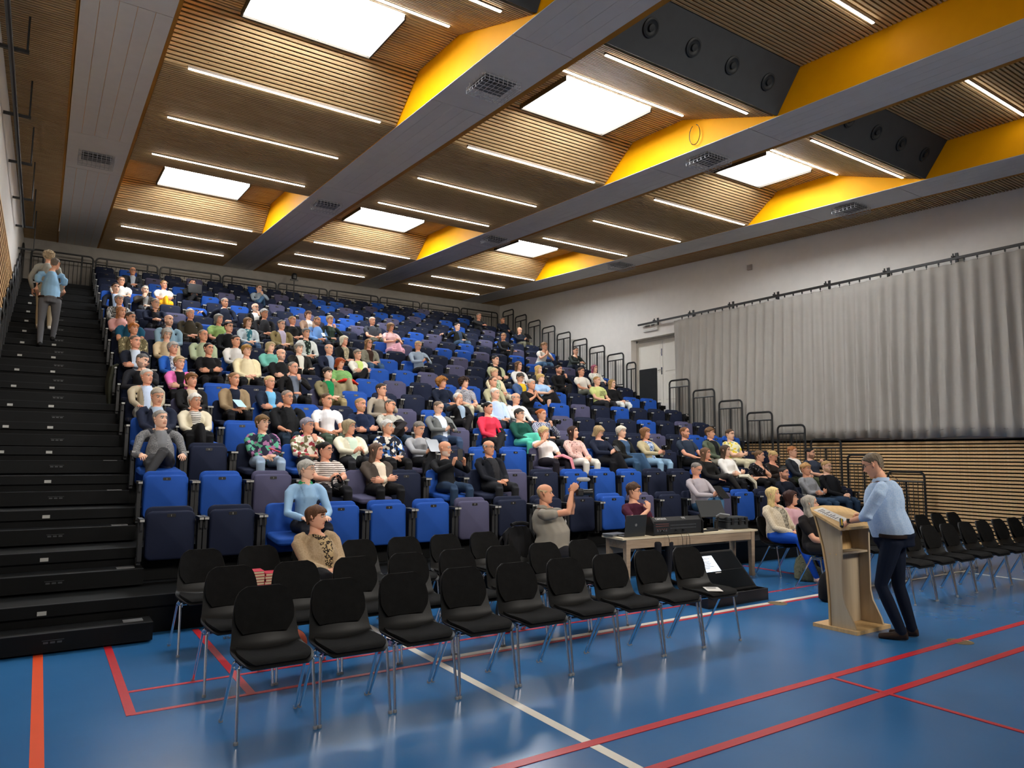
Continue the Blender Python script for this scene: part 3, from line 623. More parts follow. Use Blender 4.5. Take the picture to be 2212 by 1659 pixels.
ARM = {  # wrist targets relative to the chest base (0,0,0)=hips, heights scaled; (right, left), elbow poles, hand dirs and palm normals
 'lap':   dict(w=((-.075, -.30, .17), (.075, -.30, .19)), p=((-.75, .5, -.9), (.75, .5, -.9)), d=((.85, -.45, -.1), (-.85, -.45, -.05)), n=((.1, .5, -1), (-.1, .5, -1)), h='relax'),
 'thigh': dict(w=((-.13, -.34, .18), (.13, -.34, .18)), p=((-.7, .5, -.8), (.7, .5, -.8)), d=((.15, -1, -.1), (-.15, -1, -.1)), n=((0, 0, -1), (0, 0, -1)), h='flat'),
 'cross': dict(w=((.05, -.235, .26), (-.05, -.265, .235)), p=((-.8, .1, -1), (.8, .1, -1)), d=((1, .1, .15), (-1, .15, .1)), n=((0, 1, 0), (0, 1, 0)), h='flat'),
 'chinR': dict(w=((-.03, -.20, .445), (.06, -.27, .20)), p=((-.8, -.4, -.9), (1, .3, -.6)), d=((.15, .25, 1), (-.9, -.4, 0)), n=((.3, .9, 0), (0, .5, -1)), h='grip'),
 'chinL': dict(w=((-.06, -.27, .20), (.03, -.20, .445)), p=((-1, .3, -.6), (.8, -.4, -.9)), d=((.9, -.4, 0), (-.15, .25, 1)), n=((0, .5, -1), (-.3, .9, 0)), h='grip'),
 'headR': dict(w=((-.13, -.10, .53), (.06, -.28, .20)), p=((-1, -.2, -.4), (1, .3, -.6)), d=((.3, .2, 1), (-.9, -.4, 0)), n=((1, .2, 0), (0, .5, -1)), h='flat'),
 'phone': dict(w=((-.065, -.33, .27), (.065, -.33, .27)), p=((-1, .2, -.8), (1, .2, -.8)), d=((.5, -.5, .6), (-.5, -.5, .6)), n=((1, .1, -.1), (-1, .1, -.1)), h='grip'),
 'shoot': dict(w=((-.09, -.33, .45), (.09, -.33, .45)), p=((-1, .1, -.8), (1, .1, -.8)), d=((.2, -.3, 1), (-.2, -.3, 1)), n=((1, .0, 0), (-1, .0, 0)), h='grip'),
 'fwd':   dict(w=((-.06, -.46, .24), (.06, -.46, .25)), p=((-1, .2, -.6), (1, .2, -.6)), d=((.75, -.6, 0), (-.75, -.6, 0)), n=((.2, .5, -.8), (-.2, .5, -.8)), h='relax'),
 'pray':  dict(w=((-.035, -.33, .40), (.035, -.33, .40)), p=((-1, -.2, -1), (1, -.2, -1)), d=((.25, .25, 1), (-.25, .25, 1)), n=((1, .2, 0), (-1, .2, 0)), h='flat'),
 'backR': dict(w=((-.50, .10, .40), (.08, -.28, .19)), p=((-.2, .6, -1), (1, .3, -.6)), d=((-1, -.2, -.3), (-.9, -.4, 0)), n=((0, 0, -1), (0, .5, -1)), h='relax'),
 'backL': dict(w=((-.08, -.28, .19), (.50, .10, .40)), p=((-1, .3, -.6), (.2, .6, -1)), d=((.9, -.4, 0), (1, -.2, -.3)), n=((0, .5, -1), (0, 0, -1)), h='relax'),
 'arest': dict(w=((-.235, -.25, .19), (.235, -.25, .19)), p=((-.35, .9, -.5), (.35, .9, -.5)), d=((.1, -1, -.25), (-.1, -1, -.25)), n=((.3, 0, -1), (-.3, 0, -1)), h='relax'),
 'desk':  dict(w=((-.03, -.22, .45), (.13, -.22, .19)), p=((-.8, -.3, -.9), (1, .2, -.5)), d=((.2, .3, 1), (-.3, -1, 0)), n=((.3, .9, 0), (0, 0, -1)), h='relax'),
 'cam':   dict(w=((-.09, -.26, .68), (.10, -.24, .64)), p=((-.6, .1, -1), (.8, -.1, -1)), d=((.2, -.5, .8), (-.1, -.3, 1)), n=((1, -.2, 0), (-1, -.1, .1)), h='grip'),
}
PEOPLE = []       # (temp object, data) pairs waiting for the one-pass remesh
SKINS = ['#d9a386', '#e0ad92', '#cf9577', '#d69b80', '#e3b59b']
def frame_to(d, n, thumb):
    y = Vector(d).normalized(); z = -Vector(n); z = (z-y*z.dot(y)).normalized(); x = y.cross(z)
    m = Matrix((x, y, z)).transposed()
    if thumb < 0: m = m @ Matrix.Diagonal((-1, 1, 1))
    return m
def build_person(name, root, hk=1.0, headpos=None, pose='lap', legs='down', fem=0, fat=0., lean=0., skin=0, top='#333', inner=None, pants='#222', shoes='#1a1a1a', sleeve=1., toppat=None, top2=None, top3=None, innerpat=None, inner2=None, hair='short', hc='#555', specs=None, beard=0, hyaw=0., hpitch=0., hroll=0., label='', group=None, vox=.019, bare=0, collar=None, skirt=None, stand=None, seath=.44, pantspat=None, pants2=None, vneck=0., wrists=None, arms=None, footdz=0., tuck=True):
    B = Body(); W_ = 1-.07*fem; sh = .195*W_+fat*.02
    if stand is None:
        hip = V3(0, 0, .095); neck = V3(0, .075-lean, .515*hk); 
        if headpos is not None: neck = V3(headpos[0], headpos[1]+.014, headpos[2]-.148)
    else:
        hip = V3(*stand['hip']); neck = V3(*stand['neck'])
    ax_ = neck-hip; T = lambda t, dy=0., dx=0.: tuple(hip+ax_*t+V3(dx, dy, 0))
    bust = .02*fem
    tors = [T(-.16), T(-.05), T(.18, -.02*fat), T(.42, -.045*fat), T(.64, -.015-bust*.5), T(.82), T(.93), T(1.0)]
    rad = [(.13, .10), (.175+.02*fat, .125+.02*fat), (.165+.03*fat, .118+.05*fat), (.158*W_+.03*fat, .108+.05*fat+.3*bust), (.172*W_+.015*fat, .118+.015*fat+bust*.5), (.165*W_, .098), (.125*W_, .078), (.066, .060)]
    B.limb(tors, rad, ['pants' if stand else 'top', 'top', 'top', 'top', 'top', 'top', 'top'], 14, ref=(1, 0, 0))
    up = Vector(ax_).normalized()
    hd = V3(*headpos) if headpos is not None else neck+V3(0, -.012, .155)
    B.limb([tuple(neck-V3(0, 0, .05)), tuple(neck+V3(0, -.004, .03)), tuple(hd+V3(0, .02, -.05))], [.062, .054, .052], 'skin', 10)
    A = ARM[pose] if arms is None else arms; hands = []
    for i, s in enumerate((-1, 1)):
        S = hip+ax_*.83+V3(s*sh, .005, 0)
        if wrists: wt = V3(*wrists[i])
        else: wt = V3(*A['w'][i])*V3(1, 1, hk)+V3(0, -lean*.35 if pose in ('fwd', 'pray') else 0, .0)
        E, wt2 = ik(S, wt, .285*(.5+.5*hk), .25*(.5+.5*hk), A['p'][i])
        S, E, Wp = V3(*S), V3(*E), V3(*wt2)
        cu = 1.12
        if sleeve >= 1:
            q = E+(Wp-E)*.93
            B.limb([tuple(S+V3(-s*.10, 0, .045)), tuple(S+V3(-s*.03, 0, .012)), tuple(S+(E-S)*.12), tuple(S+(E-S)*.5), tuple(E), tuple(E+(Wp-E)*.45), tuple(q)], [.045, .060, .061, .053, .048, .044, .036], 'top', 9)
            B.limb([tuple(q), tuple(Wp)], [.027, .025], 'skin', 8)
        else:
            q = S+(E-S)*sleeve*1.0 if sleeve < .75 else E+(Wp-E)*.2
            B.limb([tuple(S+V3(-s*.10, 0, .045)), tuple(S+V3(-s*.03, 0, .012)), tuple(S+(E-S)*.12), tuple(q)], [.045, .062, .065, .058], 'top', 9)
            if sleeve < .75: B.limb([tuple(q), tuple(E), tuple(E+(Wp-E)*.35), tuple(Wp)], [.045, .041, .040, .025], 'skin', 9)
            else: B.limb([tuple(S+(E-S)*.5), tuple(E), tuple(q)], [.055, .047, .046], 'top', 9); B.limb([tuple(q), tuple(E+(Wp-E)*.5), tuple(Wp)], [.037, .036, .025], 'skin', 9)
        d, n = A['d'][i], A['n'][i]
        hands.append((Wp, frame_to(d, n, s), A['h']))
    # legs
    if stand is None:
        L0 = [(-1, legs), (1, legs)]
        for s, lg in L0:
            h = V3(s*.085, -.02, .085); spread = .125+.02*fat
            kn, an = V3(s*spread, -.44, .095), V3(s*spread*.95, -.42, -seath+.075+footdz)
            if legs == 'crossR' and s < 0: kn, an = V3(.02, -.43, .215), V3(.20, -.58, -.10)
            if legs == 'crossL' and s > 0: kn, an = V3(-.02, -.43, .215), V3(-.20, -.58, -.10)
            if legs == 'figL' and s > 0: kn, an = V3(.24, -.38, .17), V3(-.10, -.46, .16)
            if legs == 'tuck': an = an+V3(0, .12, 0)
            if legs == 'out': an = V3(s*.13, -.68, -seath+.075+footdz); kn = V3(s*.13, -.43, .09)
            sk = 'pants'
            B.limb([tuple(h+V3(0, .06, 0)), tuple(h), tuple((h+kn)/2+V3(0, 0, .005)), tuple(kn)], [.085, .095+.01*fat, .078+.012*fat, .060+.006*fat], 'pants', 10)
            B.limb([tuple(kn), tuple(kn+(an-kn)*.3), tuple(an)], [.060, .058, .040], sk if not bare else 'skin', 10)
            ft = V3(0, -1, 0) if abs(kn[0]-an[0]) < .1 else V3(np.sign(an[0]-kn[0])*.45, -.85, -.15)
            if legs == 'figL' and s > 0: ft = V3(-.6, -.5, -.3)
            B.limb([tuple(an+V3(0, .03, -.03)), tuple(an+ft*.08+V3(0, 0, -.042)), tuple(an+ft*.19+V3(0, 0, -.05))], [(.040, .038), (.044, .032), (.034, .022)], 'shoe', 8, ref=(0, 0, 1))
        if skirt:
            B.limb([(0, .02, .08), (0, -.2, .07), (0, -.44, .07), (0, -.50, -.02), (0, -.50, -.30*skirt)], [(.17, .10), (.2, .09), (.21, .075), (.20, .06), (.21, .055)], 'pants', 12, ref=(1, 0, 0))
    else:
        for i, s in enumerate((-1, 1)):
            h, kn, an = [V3(*q) for q in stand['legs'][i]]; ft = V3(*stand['feet'][i])
            B.limb([tuple(h+V3(0, 0, .05)), tuple(h), tuple((h+kn)/2), tuple(kn), tuple(kn+(an-kn)*.35), tuple(an+(an-kn)*-.05), tuple(an)], [.09, .098, .082, .060, .060, .048, .050], 'pants', 10, ref=(0, 1, 0))
            B.limb([tuple(an-ft*.05+V3(0, 0, -.02)), tuple(an+ft*.06+V3(0, 0, -.035)), tuple(an+ft*.20+V3(0, 0, -.052))], [(.038, .045), (.043, .04), (.036, .022)], 'shoe', 8, ref=(0, 0, 1))
        B.limb([T(-.02), T(-.2)], [(.165+.01*fat, .115+.02*fat), (.165, .115)], 'pants', 14, ref=(1, 0, 0))
    me = B.m.mesh('tmp', [], fix=True); o = put('tmp', me)
    rm = o.modifiers.new('r', 'REMESH'); rm.mode = 'VOXEL'; rm.voxel_size = vox; rm.use_smooth_shade = True
    sm = o.modifiers.new('s', 'SMOOTH'); sm.factor = .5; sm.iterations = 3
    Hm = Matrix.Translation(Vector(hd)) @ Matrix.Rotation(hyaw, 4, 'Z') @ Matrix.Rotation(hpitch, 4, 'X') @ Matrix.Rotation(hroll, 4, 'Y') @ Matrix.Diagonal((.945-.025*fem, .945, .965-.025*fem, 1))
    PEOPLE.append((o, dict(locals())))
def finish_people():
    dg = bpy.context.evaluated_depsgraph_get(); dg.update()
    meshes = [bpy.data.meshes.new_from_object(o.evaluated_get(dg)) for o, _ in PEOPLE]
    for (o, D), me in zip(PEOPLE, meshes):
        tm = o.data; bpy.data.objects.remove(o); bpy.data.meshes.remove(tm)
        nv = len(me.vertices); P = np.empty(nv*3); me.vertices.foreach_get('co', P); P = P.reshape(-1, 3)
        nf = len(me.polygons); ls = np.empty(nf, int); lt = np.empty(nf, int); me.polygons.foreach_get('loop_start', ls); me.polygons.foreach_get('loop_total', lt)
        vi = np.empty(len(me.loops), int); me.loops.foreach_get('vertex_index', vi)
        F = [tuple(vi[a:a+b].tolist()) for a, b in zip(ls.tolist(), lt.tolist())]; bpy.data.meshes.remove(me)
        hip, neck = D['hip'], D['neck']; ax = neck-hip
        def toff(Q): t = (Q-hip)@ax/(ax@ax); return t, Q-(hip+t[:, None]*ax)
        IW = lambda t: np.interp(t, [-.1, .3, .75, 1.0], [.035, .045, .07, .08])
        tv, ov = toff(P); vx = D['vox']*.55; fr = (np.abs(ov[:, 0]) < .16) & (ov[:, 1] < -.03) & (tv > -.2) & (tv < 1.02)
        if D['inner']:
            w = IW(tv); s = fr & (np.abs(np.abs(ov[:, 0])-w) < vx); P[s, 0] += (np.sign(ov[s, 0])*w[s]-ov[s, 0])
        zc = .965; s = (np.abs(tv-zc)*np.linalg.norm(ax) < vx) & (np.linalg.norm(ov[:, :2], axis=1) < .12); P[s] += ((zc-tv[s])[:, None]*ax)
        cen = np.array([P[list(f[:4])].mean(0) for f in F])
        best = np.full(nf, 9.); part = np.zeros(nf, int)
        names = ['skin', 'top', 'pants', 'shoe']
        for a, b, ra, rb, pn in D['B'].seg:
            d = b-a; L2 = max(d@d, 1e-9); t = np.clip(((cen-a)@d)/L2, 0, 1)
            dist = np.linalg.norm(cen-(a+t[:, None]*d), axis=1)/(ra+(rb-ra)*t)
            s = dist < best; best[s] = dist[s]; part[s] = names.index(pn)
        # fixed slots: 0 skin 1 lip 2 hair 3 eye 4 iris 5 top 6 inner 7 pants 8 shoe 9 collar
        slot = np.array([0, 5, 7, 8])[part]
        tt, off = toff(cen)
        slot[(slot == 5) & (tt > .965) & (np.linalg.norm(off[:, :2], axis=1) < .105)] = 0
        tors = (part == 1) & (np.abs(off[:, 0]) < .17) & (off[:, 1] < -.03)
        if D['inner']:
            slot[tors & (tt > -.2) & (tt < .965) & (np.abs(off[:, 0]) < IW(tt))] = 6
        vn = D['vneck'] or (.17 if D['fem'] and not D['collar'] else .09)
        if vn: slot[tors & (tt > 1-vn) & (np.abs(off[:, 0]) < (tt-1+vn)*.42)] = 0
        if D['collar']:
            pass
        if D['stand'] is not None:
            slot[(tt < .02) & (slot == 5) & (np.abs(off[:, 0]) < .22)] = 7; slot[(tt > .02) & (slot == 7)] = 5
        Q = np.array([f[:4] for f in F if len(f) == 4]); q4 = np.array([len(f) == 4 for f in F]); sq = slot[q4]
        E_ = np.concatenate([Q[:, [i, (i+1) % 4]] for i in range(4)]); E_.sort(axis=1); fs = np.tile(sq, 4); key = E_[:, 0].astype(np.int64)*nv+E_[:, 1]; o_ = np.argsort(key, kind='stable')
        k_, f_ = key[o_], fs[o_]; d_ = np.where((k_[1:] == k_[:-1]) & (f_[1:] != f_[:-1]))[0]; be = np.stack([k_[d_]//nv, k_[d_] % nv], 1)
        if len(be):
            cnt = np.zeros(nv); np.add.at(cnt, be[:, 0], 1); np.add.at(cnt, be[:, 1], 1); sb = cnt >= 2
            for _i in range(7):
                S_ = np.zeros((nv, 3)); np.add.at(S_, be[:, 0], P[be[:, 1]]); np.add.at(S_, be[:, 1], P[be[:, 0]]); P[sb] = P[sb]*.45+.55*(S_[sb]/cnt[sb][:, None])
        hv, hf, hm = HEADS[int(D['fem'] > 0)]
        Hm = D['Hm']; A = np.array(Hm); hv2 = hv@A[:3, :3].T+A[:3, 3]
        mm = hm.copy(); mm[hm == 5] = 10 if D['beard'] else 0
        allV = [P, hv2]; allF = list(F); n0 = nv
        allF += [tuple(i+n0 for i in f) for f in hf]; n0 += len(hv2); sl = [slot, mm]
        for Wp, fm, hk_ in D['hands']:
            v, f = HANDS[hk_]; v = v@np.array(fm).T*1.04+Wp
            flip = fm.determinant() < 0
            allF += [tuple(i+n0 for i in (q[::-1] if flip else q)) for q in f]; n0 += len(v); allV.append(v); sl.append(np.zeros(len(f), int))
        me = bpy.data.meshes.new('person'); me.from_pydata(np.concatenate(allV), [], allF)
        sk = SKINS[D['skin'] % 5]
        for m_ in (mat('skin', sk, .5, var=.05), mat('lips', '#b5705f', .5, var=0), mat('hair_'+str(D['hc']).strip('#'), D['hc'], .55, pat='hair', bump=.25), mat('eye_white', '#d8d2cb', .3, var=0), mat('iris', '#2c2522', .3, var=0),
                   mat('top_cloth', D['top'], .85, pat=D['toppat'], col2=D['top2'], col3=D['top3'], bump=.12), mat('inner_cloth', D['inner'] or D['top'], .85, pat=D['innerpat'], col2=D['inner2'], bump=.1),
                   mat('trouser_cloth', D['pants'], .85, pat=D['pantspat'], col2=D['pants2'], bump=.1), mat('shoe_leather', D['shoes'], .5), mat('collar_cloth', D['collar'] or D['top'], .8), mat('beard', tuple(.62*a+.38*b for a, b in zip(lin(D['hc']), lin(sk))), .8, bump=.3)): me.materials.append(m_)
        me.polygons.foreach_set('material_index', np.concatenate(sl).astype(np.int32)); me.polygons.foreach_set('use_smooth', [True]*len(me.polygons)); me.update()
        p = put('person', me); p.matrix_world = D['root']; tag(p, D['label'], 'person', D['group'])
        hmh = hair_mesh(D['hair'], D['hc'])
        if hmh: h = put('hair', hmh, p); h.matrix_local = Hm
        if D['specs']: g = put('glasses', glasses(D['specs']), p); g.matrix_local = Hm
        if D['collar'] or (D['inner'] and not D['fem']):
            cc = D['collar'] or D['inner']; NB = Vector(neck); m_ = MB(); V = []; a0 = R(24); k = 15
            for (rad_, dz) in ((.066, -.022), (.064, .018), (.069, .022), (.085, -.012)):
                for i in range(k):
                    an = -PI/2+a0+(2*PI-2*a0)*i/(k-1); V.append((NB.x+rad_*math.cos(an), NB.y+.004+rad_*.95*math.sin(an)-(.012 if abs(i-7) > 6 else 0), NB.z+dz-(.014 if abs(i-7) > 5 else 0)))
            m_.add(V, [(r_*k+i, r_*k+i+1, (r_+1)*k+i+1, (r_+1)*k+i) for r_ in range(3) for i in range(k-1)])
            m_.obj('collar', mat('collar_cloth', cc, .8), p, True)
        if D['stand'] is not None and not D['fem']:
            hp_ = Vector(hip)+Vector(ax)*.02; MB().tube([(hp_.x+(.180+.018*D['fat'])*math.cos(q), hp_.y+(.128+.018*D['fat'])*math.sin(q), hp_.z) for q in np.linspace(0, 2*PI, 28, endpoint=False)], [(.006, .02)]*28, 6, closed=True, ref=(0, 0, 1)).obj('belt', mat('belt_leather', '#2b211d', .5), p, True)
        for fn in D['B'].extra: fn(p)
# ---- the audience: row, head position in the photo's survey, and looks
AUD = []
def A(row, u, v, lab, **k): AUD.append((row, u, v, lab, k))
GR, WH, BR, DB, BL, BK, GN, ST, AU = '#8d8a86', '#cfcac2', '#5d4633', '#33271f', '#c2a272', '#1d1a19', '#a8703f', '#a09078', '#7d4a30'
def px(z, x, y): o = {'A': (200, 560), 'B': (480, 600), 'C': (760, 640), 'D': (1000, 660)}[z]; return o[0]+x/6.9125, o[1]+y/6.9125
# row 1
A(1, 662, 1015, 'light blue cardigan over a green top, turned aside', fem=1, hair='pixie', hc='#a5a29a', top='#8fb2d2', inner='#8fb2d2', collar='#2f9a62', specs='#8a6a50', pants='#20222a', pose='thigh', hyaw=55, lean=.04)
A(1, 1504, 1014, 'grey-lilac shirt and jeans, legs crossed, looking at a tablet', hair='reced', hc='#77706a', top='#a79fa3', pants='#3f6485', legs='crossL', pose='phone', hpitch=25, hyaw=10, fat=.6)
A(1, 1692.6, 1023, 'dark navy jumper and stubble, at the right end', hair='crew', hc='#2f2a28', top='#141824', pants='#1b1d22', beard=1, pose='lap', hyaw=20)
A(1, 1741, 1014, 'grey hooded sweatshirt, arms crossed', hair='tousl', hc='#b48a5a', top='#8f9094', pants='#2c3f56', pose='cross', toppat='melange', top2='#7b7c80')
A(1, 1785.7, 1008.5, 'black jumper, glasses and beard, hands in lap', hair='short', hc='#a3845a', top='#15161a', pants='#26364a', beard=1, specs='#2a2a2a', pose='lap', fat=.5)
# row 2
A(2, 702.7, 973, 'white T-shirt with thin dark stripes, holding a black strap', fem=1, hair='tied', hc=BK, top='#d8cfc6', toppat='stripe', top2='#4b3c3a', sleeve=.6, pants='#1b1b1e', specs='#8f6a58', pose='phone', hyaw=42, fat=.5)
A(2, 812.6, 975, 'brown cardigan over a cream blouse, long brown hair', fem=1, hair='long', hc='#5d4a3e', top='#4a423c', inner='#d8c8b2', pants='#18181a', pose='cross', hyaw=45, fat=.9)
A(2, 961, 970, 'black jumper and jeans holding up a phone, white beard', hair='bald', hc=WH, beard=1, top='#191a1d', pants='#2b3d55', pose='shoot', hyaw=38)
A(2, 1056, 968, 'open dark jacket over a black shirt, hands folded, bald with glasses', hair='band', hc=GR, specs='#3a3a3a', top='#191b22', inner='#2b2b2e', pants='#242529', pose='lap', hyaw=18, fat=.7)
A(2, 1524, 980, 'black blazer and wide dark trousers, long brown hair', fem=1, hair='long', hc='#6a503c', top='#1c1b1b', pants='#2c2a29', pose='lap', hyaw=20, legs='crossR')
A(2, 1567, 974, 'white shirt with a cloth bag on the lap', fem=1, hair='long', hc='#4d3c31', top='#dfdcd6', pants='#1c1c1f', pose='cross', hyaw=20)
A(2, 1640, 987, 'black patterned blouse, hand at mouth', fem=1, hair='tied', hc='#6b5138', top='#17171a', toppat='blotch', top2='#1b1b1e', top3='#8a8790', sleeve=.6, pants='#1a1a1c', pose='chinL', lean=.16, hyaw=35)
A(2, 1669, 988, 'dark brown top looking down, blond ponytail', fem=1, hair='tied', hc='#b79a68', top='#2a2320', pants='#1e1d1d', pose='phone', lean=.10, hpitch=28, hyaw=20)
A(2, 1711.6, 976, 'dark overshirt over a white T-shirt, glasses', hair='short', hc='#a0663c', specs='#5b4535', top='#2a2d33', inner='#d5d0c9', pants='#454a35', pose='lap', hyaw=25)
A(2, 1749.5, 979.6, 'slate T-shirt, hand at bearded chin', hair='crew', hc=BK, beard=1, top='#353b49', sleeve=.55, pants='#2a2d33', pose='chinL', hyaw=30)
# row 3
A(3, 347, 906, 'grey melange zip fleece, legs crossed, seated by the steps', hair='short', hc='#96928c', top='#8e8e8e', toppat='melange', top2='#55575b', inner='#6f7072', pants='#3b3b3d', legs='crossL', pose='arest', hyaw=28, fat=1.1, hpitch=-4)
A(3, 567, 914, 'dark floral blouse and light jeans, red phone', fem=1, hair='fringe', hc='#6f5637', specs='#b09a86', top='#2b2b3c', toppat='floral', top2='#58a283', top3='#a06c93', pants='#8fa3b8', pose='lap', hyaw=28, fat=.5)
A(3, 664, 920, 'white floral blouse with pink collar, hand at chin', fem=1, hair='pixie', hc='#8f8a94', specs='#6d5b5e', top='#ddd6c6', toppat='floral', top2='#6f6a4c', top3='#9f3d46', collar='#d8449a', pants='#2b2b2e', pose='chinL', hyaw=38, fat=.5)
A(3, 754, 923, 'cream cardigan over a pale green top, hands together', fem=1, hair='bob', hc='#9c8d70', specs='#6e6152', top='#d9d5bf', inner='#c4d6c2', pants='#2c2d31', pose='phone', hyaw=40, fat=.7)
A(3, 836.5, 923, 'blue, black and white floral shirt, silver hair', fem=1, hair='pixie', hc='#c3c1bd', top='#20232e', toppat='floral', top2='#d8d2c6', top3='#3f6bb0', pants='#1c1c1e', pose='lap', hyaw=30)
A(3, 905, 926.6, 'light grey shirt looking at a tablet', hair='short', hc='#777069', top='#9c9da0', pants='#1c1c1f', pose='phone', hpitch=18, hyaw=25, legs='crossL')
A(3, 1175, 935, 'white blouse, cheek in hand, pink cloth on lap', fem=1, hair='pixie', hc='#c8b27c', top='#e6dfdb', pants='#221f26', pose='headR', sleeve=.62, hyaw=25, hroll=-8)
A(3, 1238, 934, 'pink and brown speckled blouse and white trousers', fem=1, hair='long', hc='#3a2823', top='#d3aaa0', toppat='blotch', top2='#dcb9ae', top3='#6c4440', pants='#d7d3ca', pose='lap', hyaw=30, hpitch=-8)
A(3, 1293, 933, 'navy jacket and black skirt, looking at a phone', fem=1, hair='bob', hc='#a38b66', specs='#5b4a3a', top='#1d2334', pants='#17171b', skirt=.6, pose='phone', hpitch=25, hyaw=25)
A(3, 1342, 933, 'black cardigan over a blue denim dress', fem=1, hair='fringe', hc='#cfc7b6', top='#1d1d1c', inner='#3d5470', pants='#36506b', skirt=1., pose='lap', hyaw=18)
A(3, 1394, 936, 'beige cardigan and light jeans raising a camera', fem=1, hair='bob', hc='#7f5a3c', top='#b2a583', inner='#4f6fa3', innerpat='blotch', inner2='#c9d3dd', pants='#8fb0cc', pose='phone', hyaw=20)
A(3, 1479, 935, 'dark slate T-shirt and full brown beard', hair='reced', hc='#6d4a2e', beard=1, top='#2b3442', sleeve=.55, pants='#17181a', pose='thigh', hyaw=28, fat=.4)
A(3, 1533.6, 936, 'olive overshirt over a black T-shirt, curly hair', hair='tousl', hc='#6b4e33', top='#525b4a', inner='#191b1e', pants='#9a9383', pose='lap', hyaw=30)
A(3, 1577, 939, 'yellow flowered shirt, arms crossed, wearing a watch', hair='short', hc='#4e3b2c', top='#dcd7b0', toppat='floral', top2='#d8bd2e', top3='#8f9a8a', sleeve=.55, pants='#cfc7a8', pose='cross', hyaw=5, fat=.5)
# row 4
A(4, 340, 857.5, 'quilted navy jacket, eyes lowered', hair='short', hc='#9b9184', top='#222738', inner='#9fb0c2', pants='#2b2d33', pose='lap', hpitch=14, hyaw=20, fat=.8)
A(4, 421, 867, 'cream shawl over a striped top and long black skirt', fem=1, hair='pixie', hc='#d2cec6', specs='#8a7a66', top='#cfc6ad', inner='#dcd8cd', innerpat='stripe', inner2='#3b3936', pants='#151517', skirt=1., pose='lap', hyaw=28)
A(4, 621, 859, 'black zipped cardigan and glasses', hair='crew', hc='#8d8177', specs='#3d3f45', top='#17181a', inner='#1e1f21', pants='#2d3b4b', pose='thigh', sleeve=.8, hyaw=30, fat=.9)
A(4, 706, 865, 'plain white T-shirt with cropped brown hair', hair='crew', hc='#54402f', top='#e4e4e6', sleeve=.5, pants='#4b5a4c', pose='lap', hyaw=28)
A(4, 779, 875, 'navy jumper, arms crossed, short beard', hair='crew', hc='#a8875e', beard=1, top='#1d2740', pants='#22262e', pose='cross', hyaw=30)
A(4, px('C',570,1570)[0], 878, 'pale checked shirt, head tilted, dark jacket on lap', hair='short', hc='#5c564f', specs='#3c3835', top='#b9b7ac', toppat='check', top2='#a9a79c', pants='#3a4a5c', pose='cross', hroll=28, hyaw=35, fat=.7)
A(4, 947, 881, 'grey tweed blazer over a white shirt, looking at a phone', hair='reced', hc='#7a6a5c', specs='#5e5a55', top='#717473', inner='#cfd8e4', pants='#3b4d69', pose='phone', hpitch=20, hyaw=25, fat=.9)
A(4, 1054, 882, 'bright red hooded sweatshirt holding a phone', fem=1, hair='tied', hc=BK, top='#d93a52', pants='#222226', pose='lap', hyaw=30, legs='crossL')
A(4, 1122, 896, 'dark green jumper with a pendant, turquoise skirt', fem=1, hair='pixie', hc='#3d3935', specs='#2f2c2a', top='#1d4c42', pants='#5fd0b4', skirt=.8, pose='lap', hyaw=24)
A(4, 1170, 896, 'navy checked top, red hair, holding a small camera', fem=1, hair='tied', hc='#a25a2c', specs='#b5836a', top='#39435e', toppat='check', top2='#b9bccb', pants='#26282e', pose='chinL', hyaw=22)
# row 5
A(5, 317.6, 814, 'beige jacket over a light blue shirt, white moustache', hair='short', hc='#cbc6bd', top='#b0a48d', inner='#bccbe2', pants='#7d7d7a', pose='thigh', hyaw=30, fat=.4)
A(5, 414, 821, 'black blazer over a cream top, brown hair', fem=1, hair='fringe', hc='#6d4a2a', top='#1b1b1d', inner='#cdbfa9', pants='#1b1b1d', pose='lap', hyaw=28)
A(5, 506, 819.6, 'tan trench coat and dark top with a pale leaflet', fem=1, hair='tied', hc='#8c6a4a', top='#8f7b5f', inner='#1c2131', pants='#17171a', pose='lap', hyaw=28, fat=.3)
A(5, 582.7, 826, 'dark navy top with light blue bib, glasses', fem=1, hair='crew', hc='#d1b883', specs='#a08a78', top='#1e2637', inner='#6fb0d8', pants='#22252b', pose='cross', hyaw=30)
A(5, *px('C',440,1400), 'taupe shirt, hand at mouth, glasses', hair='short', hc='#3f342b', specs='#2d2b2a', top='#9d9384', pants='#23252b', pose='chinL', hyaw=40, lean=.08)
A(5, *px('C',1590,1530), 'black blazer over a blue shirt, hand against head', hair='reced', hc='#d5d0c6', top='#1d1b1d', inner='#9fb4c9', pants='#1d1b1d', legs='crossL', pose='headR', hyaw=25, hroll=-10)
A(5, *px('D',480,1320), 'pale blue shirt and white hair', hair='short', hc='#d8d3c8', top='#b9cbe4', pants='#2a2f3a', pose='lap', hyaw=25, fat=.5)
A(5, *px('D',790,1390), 'white open-necked shirt, bald with glasses', hair='band', hc=GR, specs='#5b5550', top='#dedbd5', pants='#32343a', pose='thigh', hyaw=22, fat=.6)
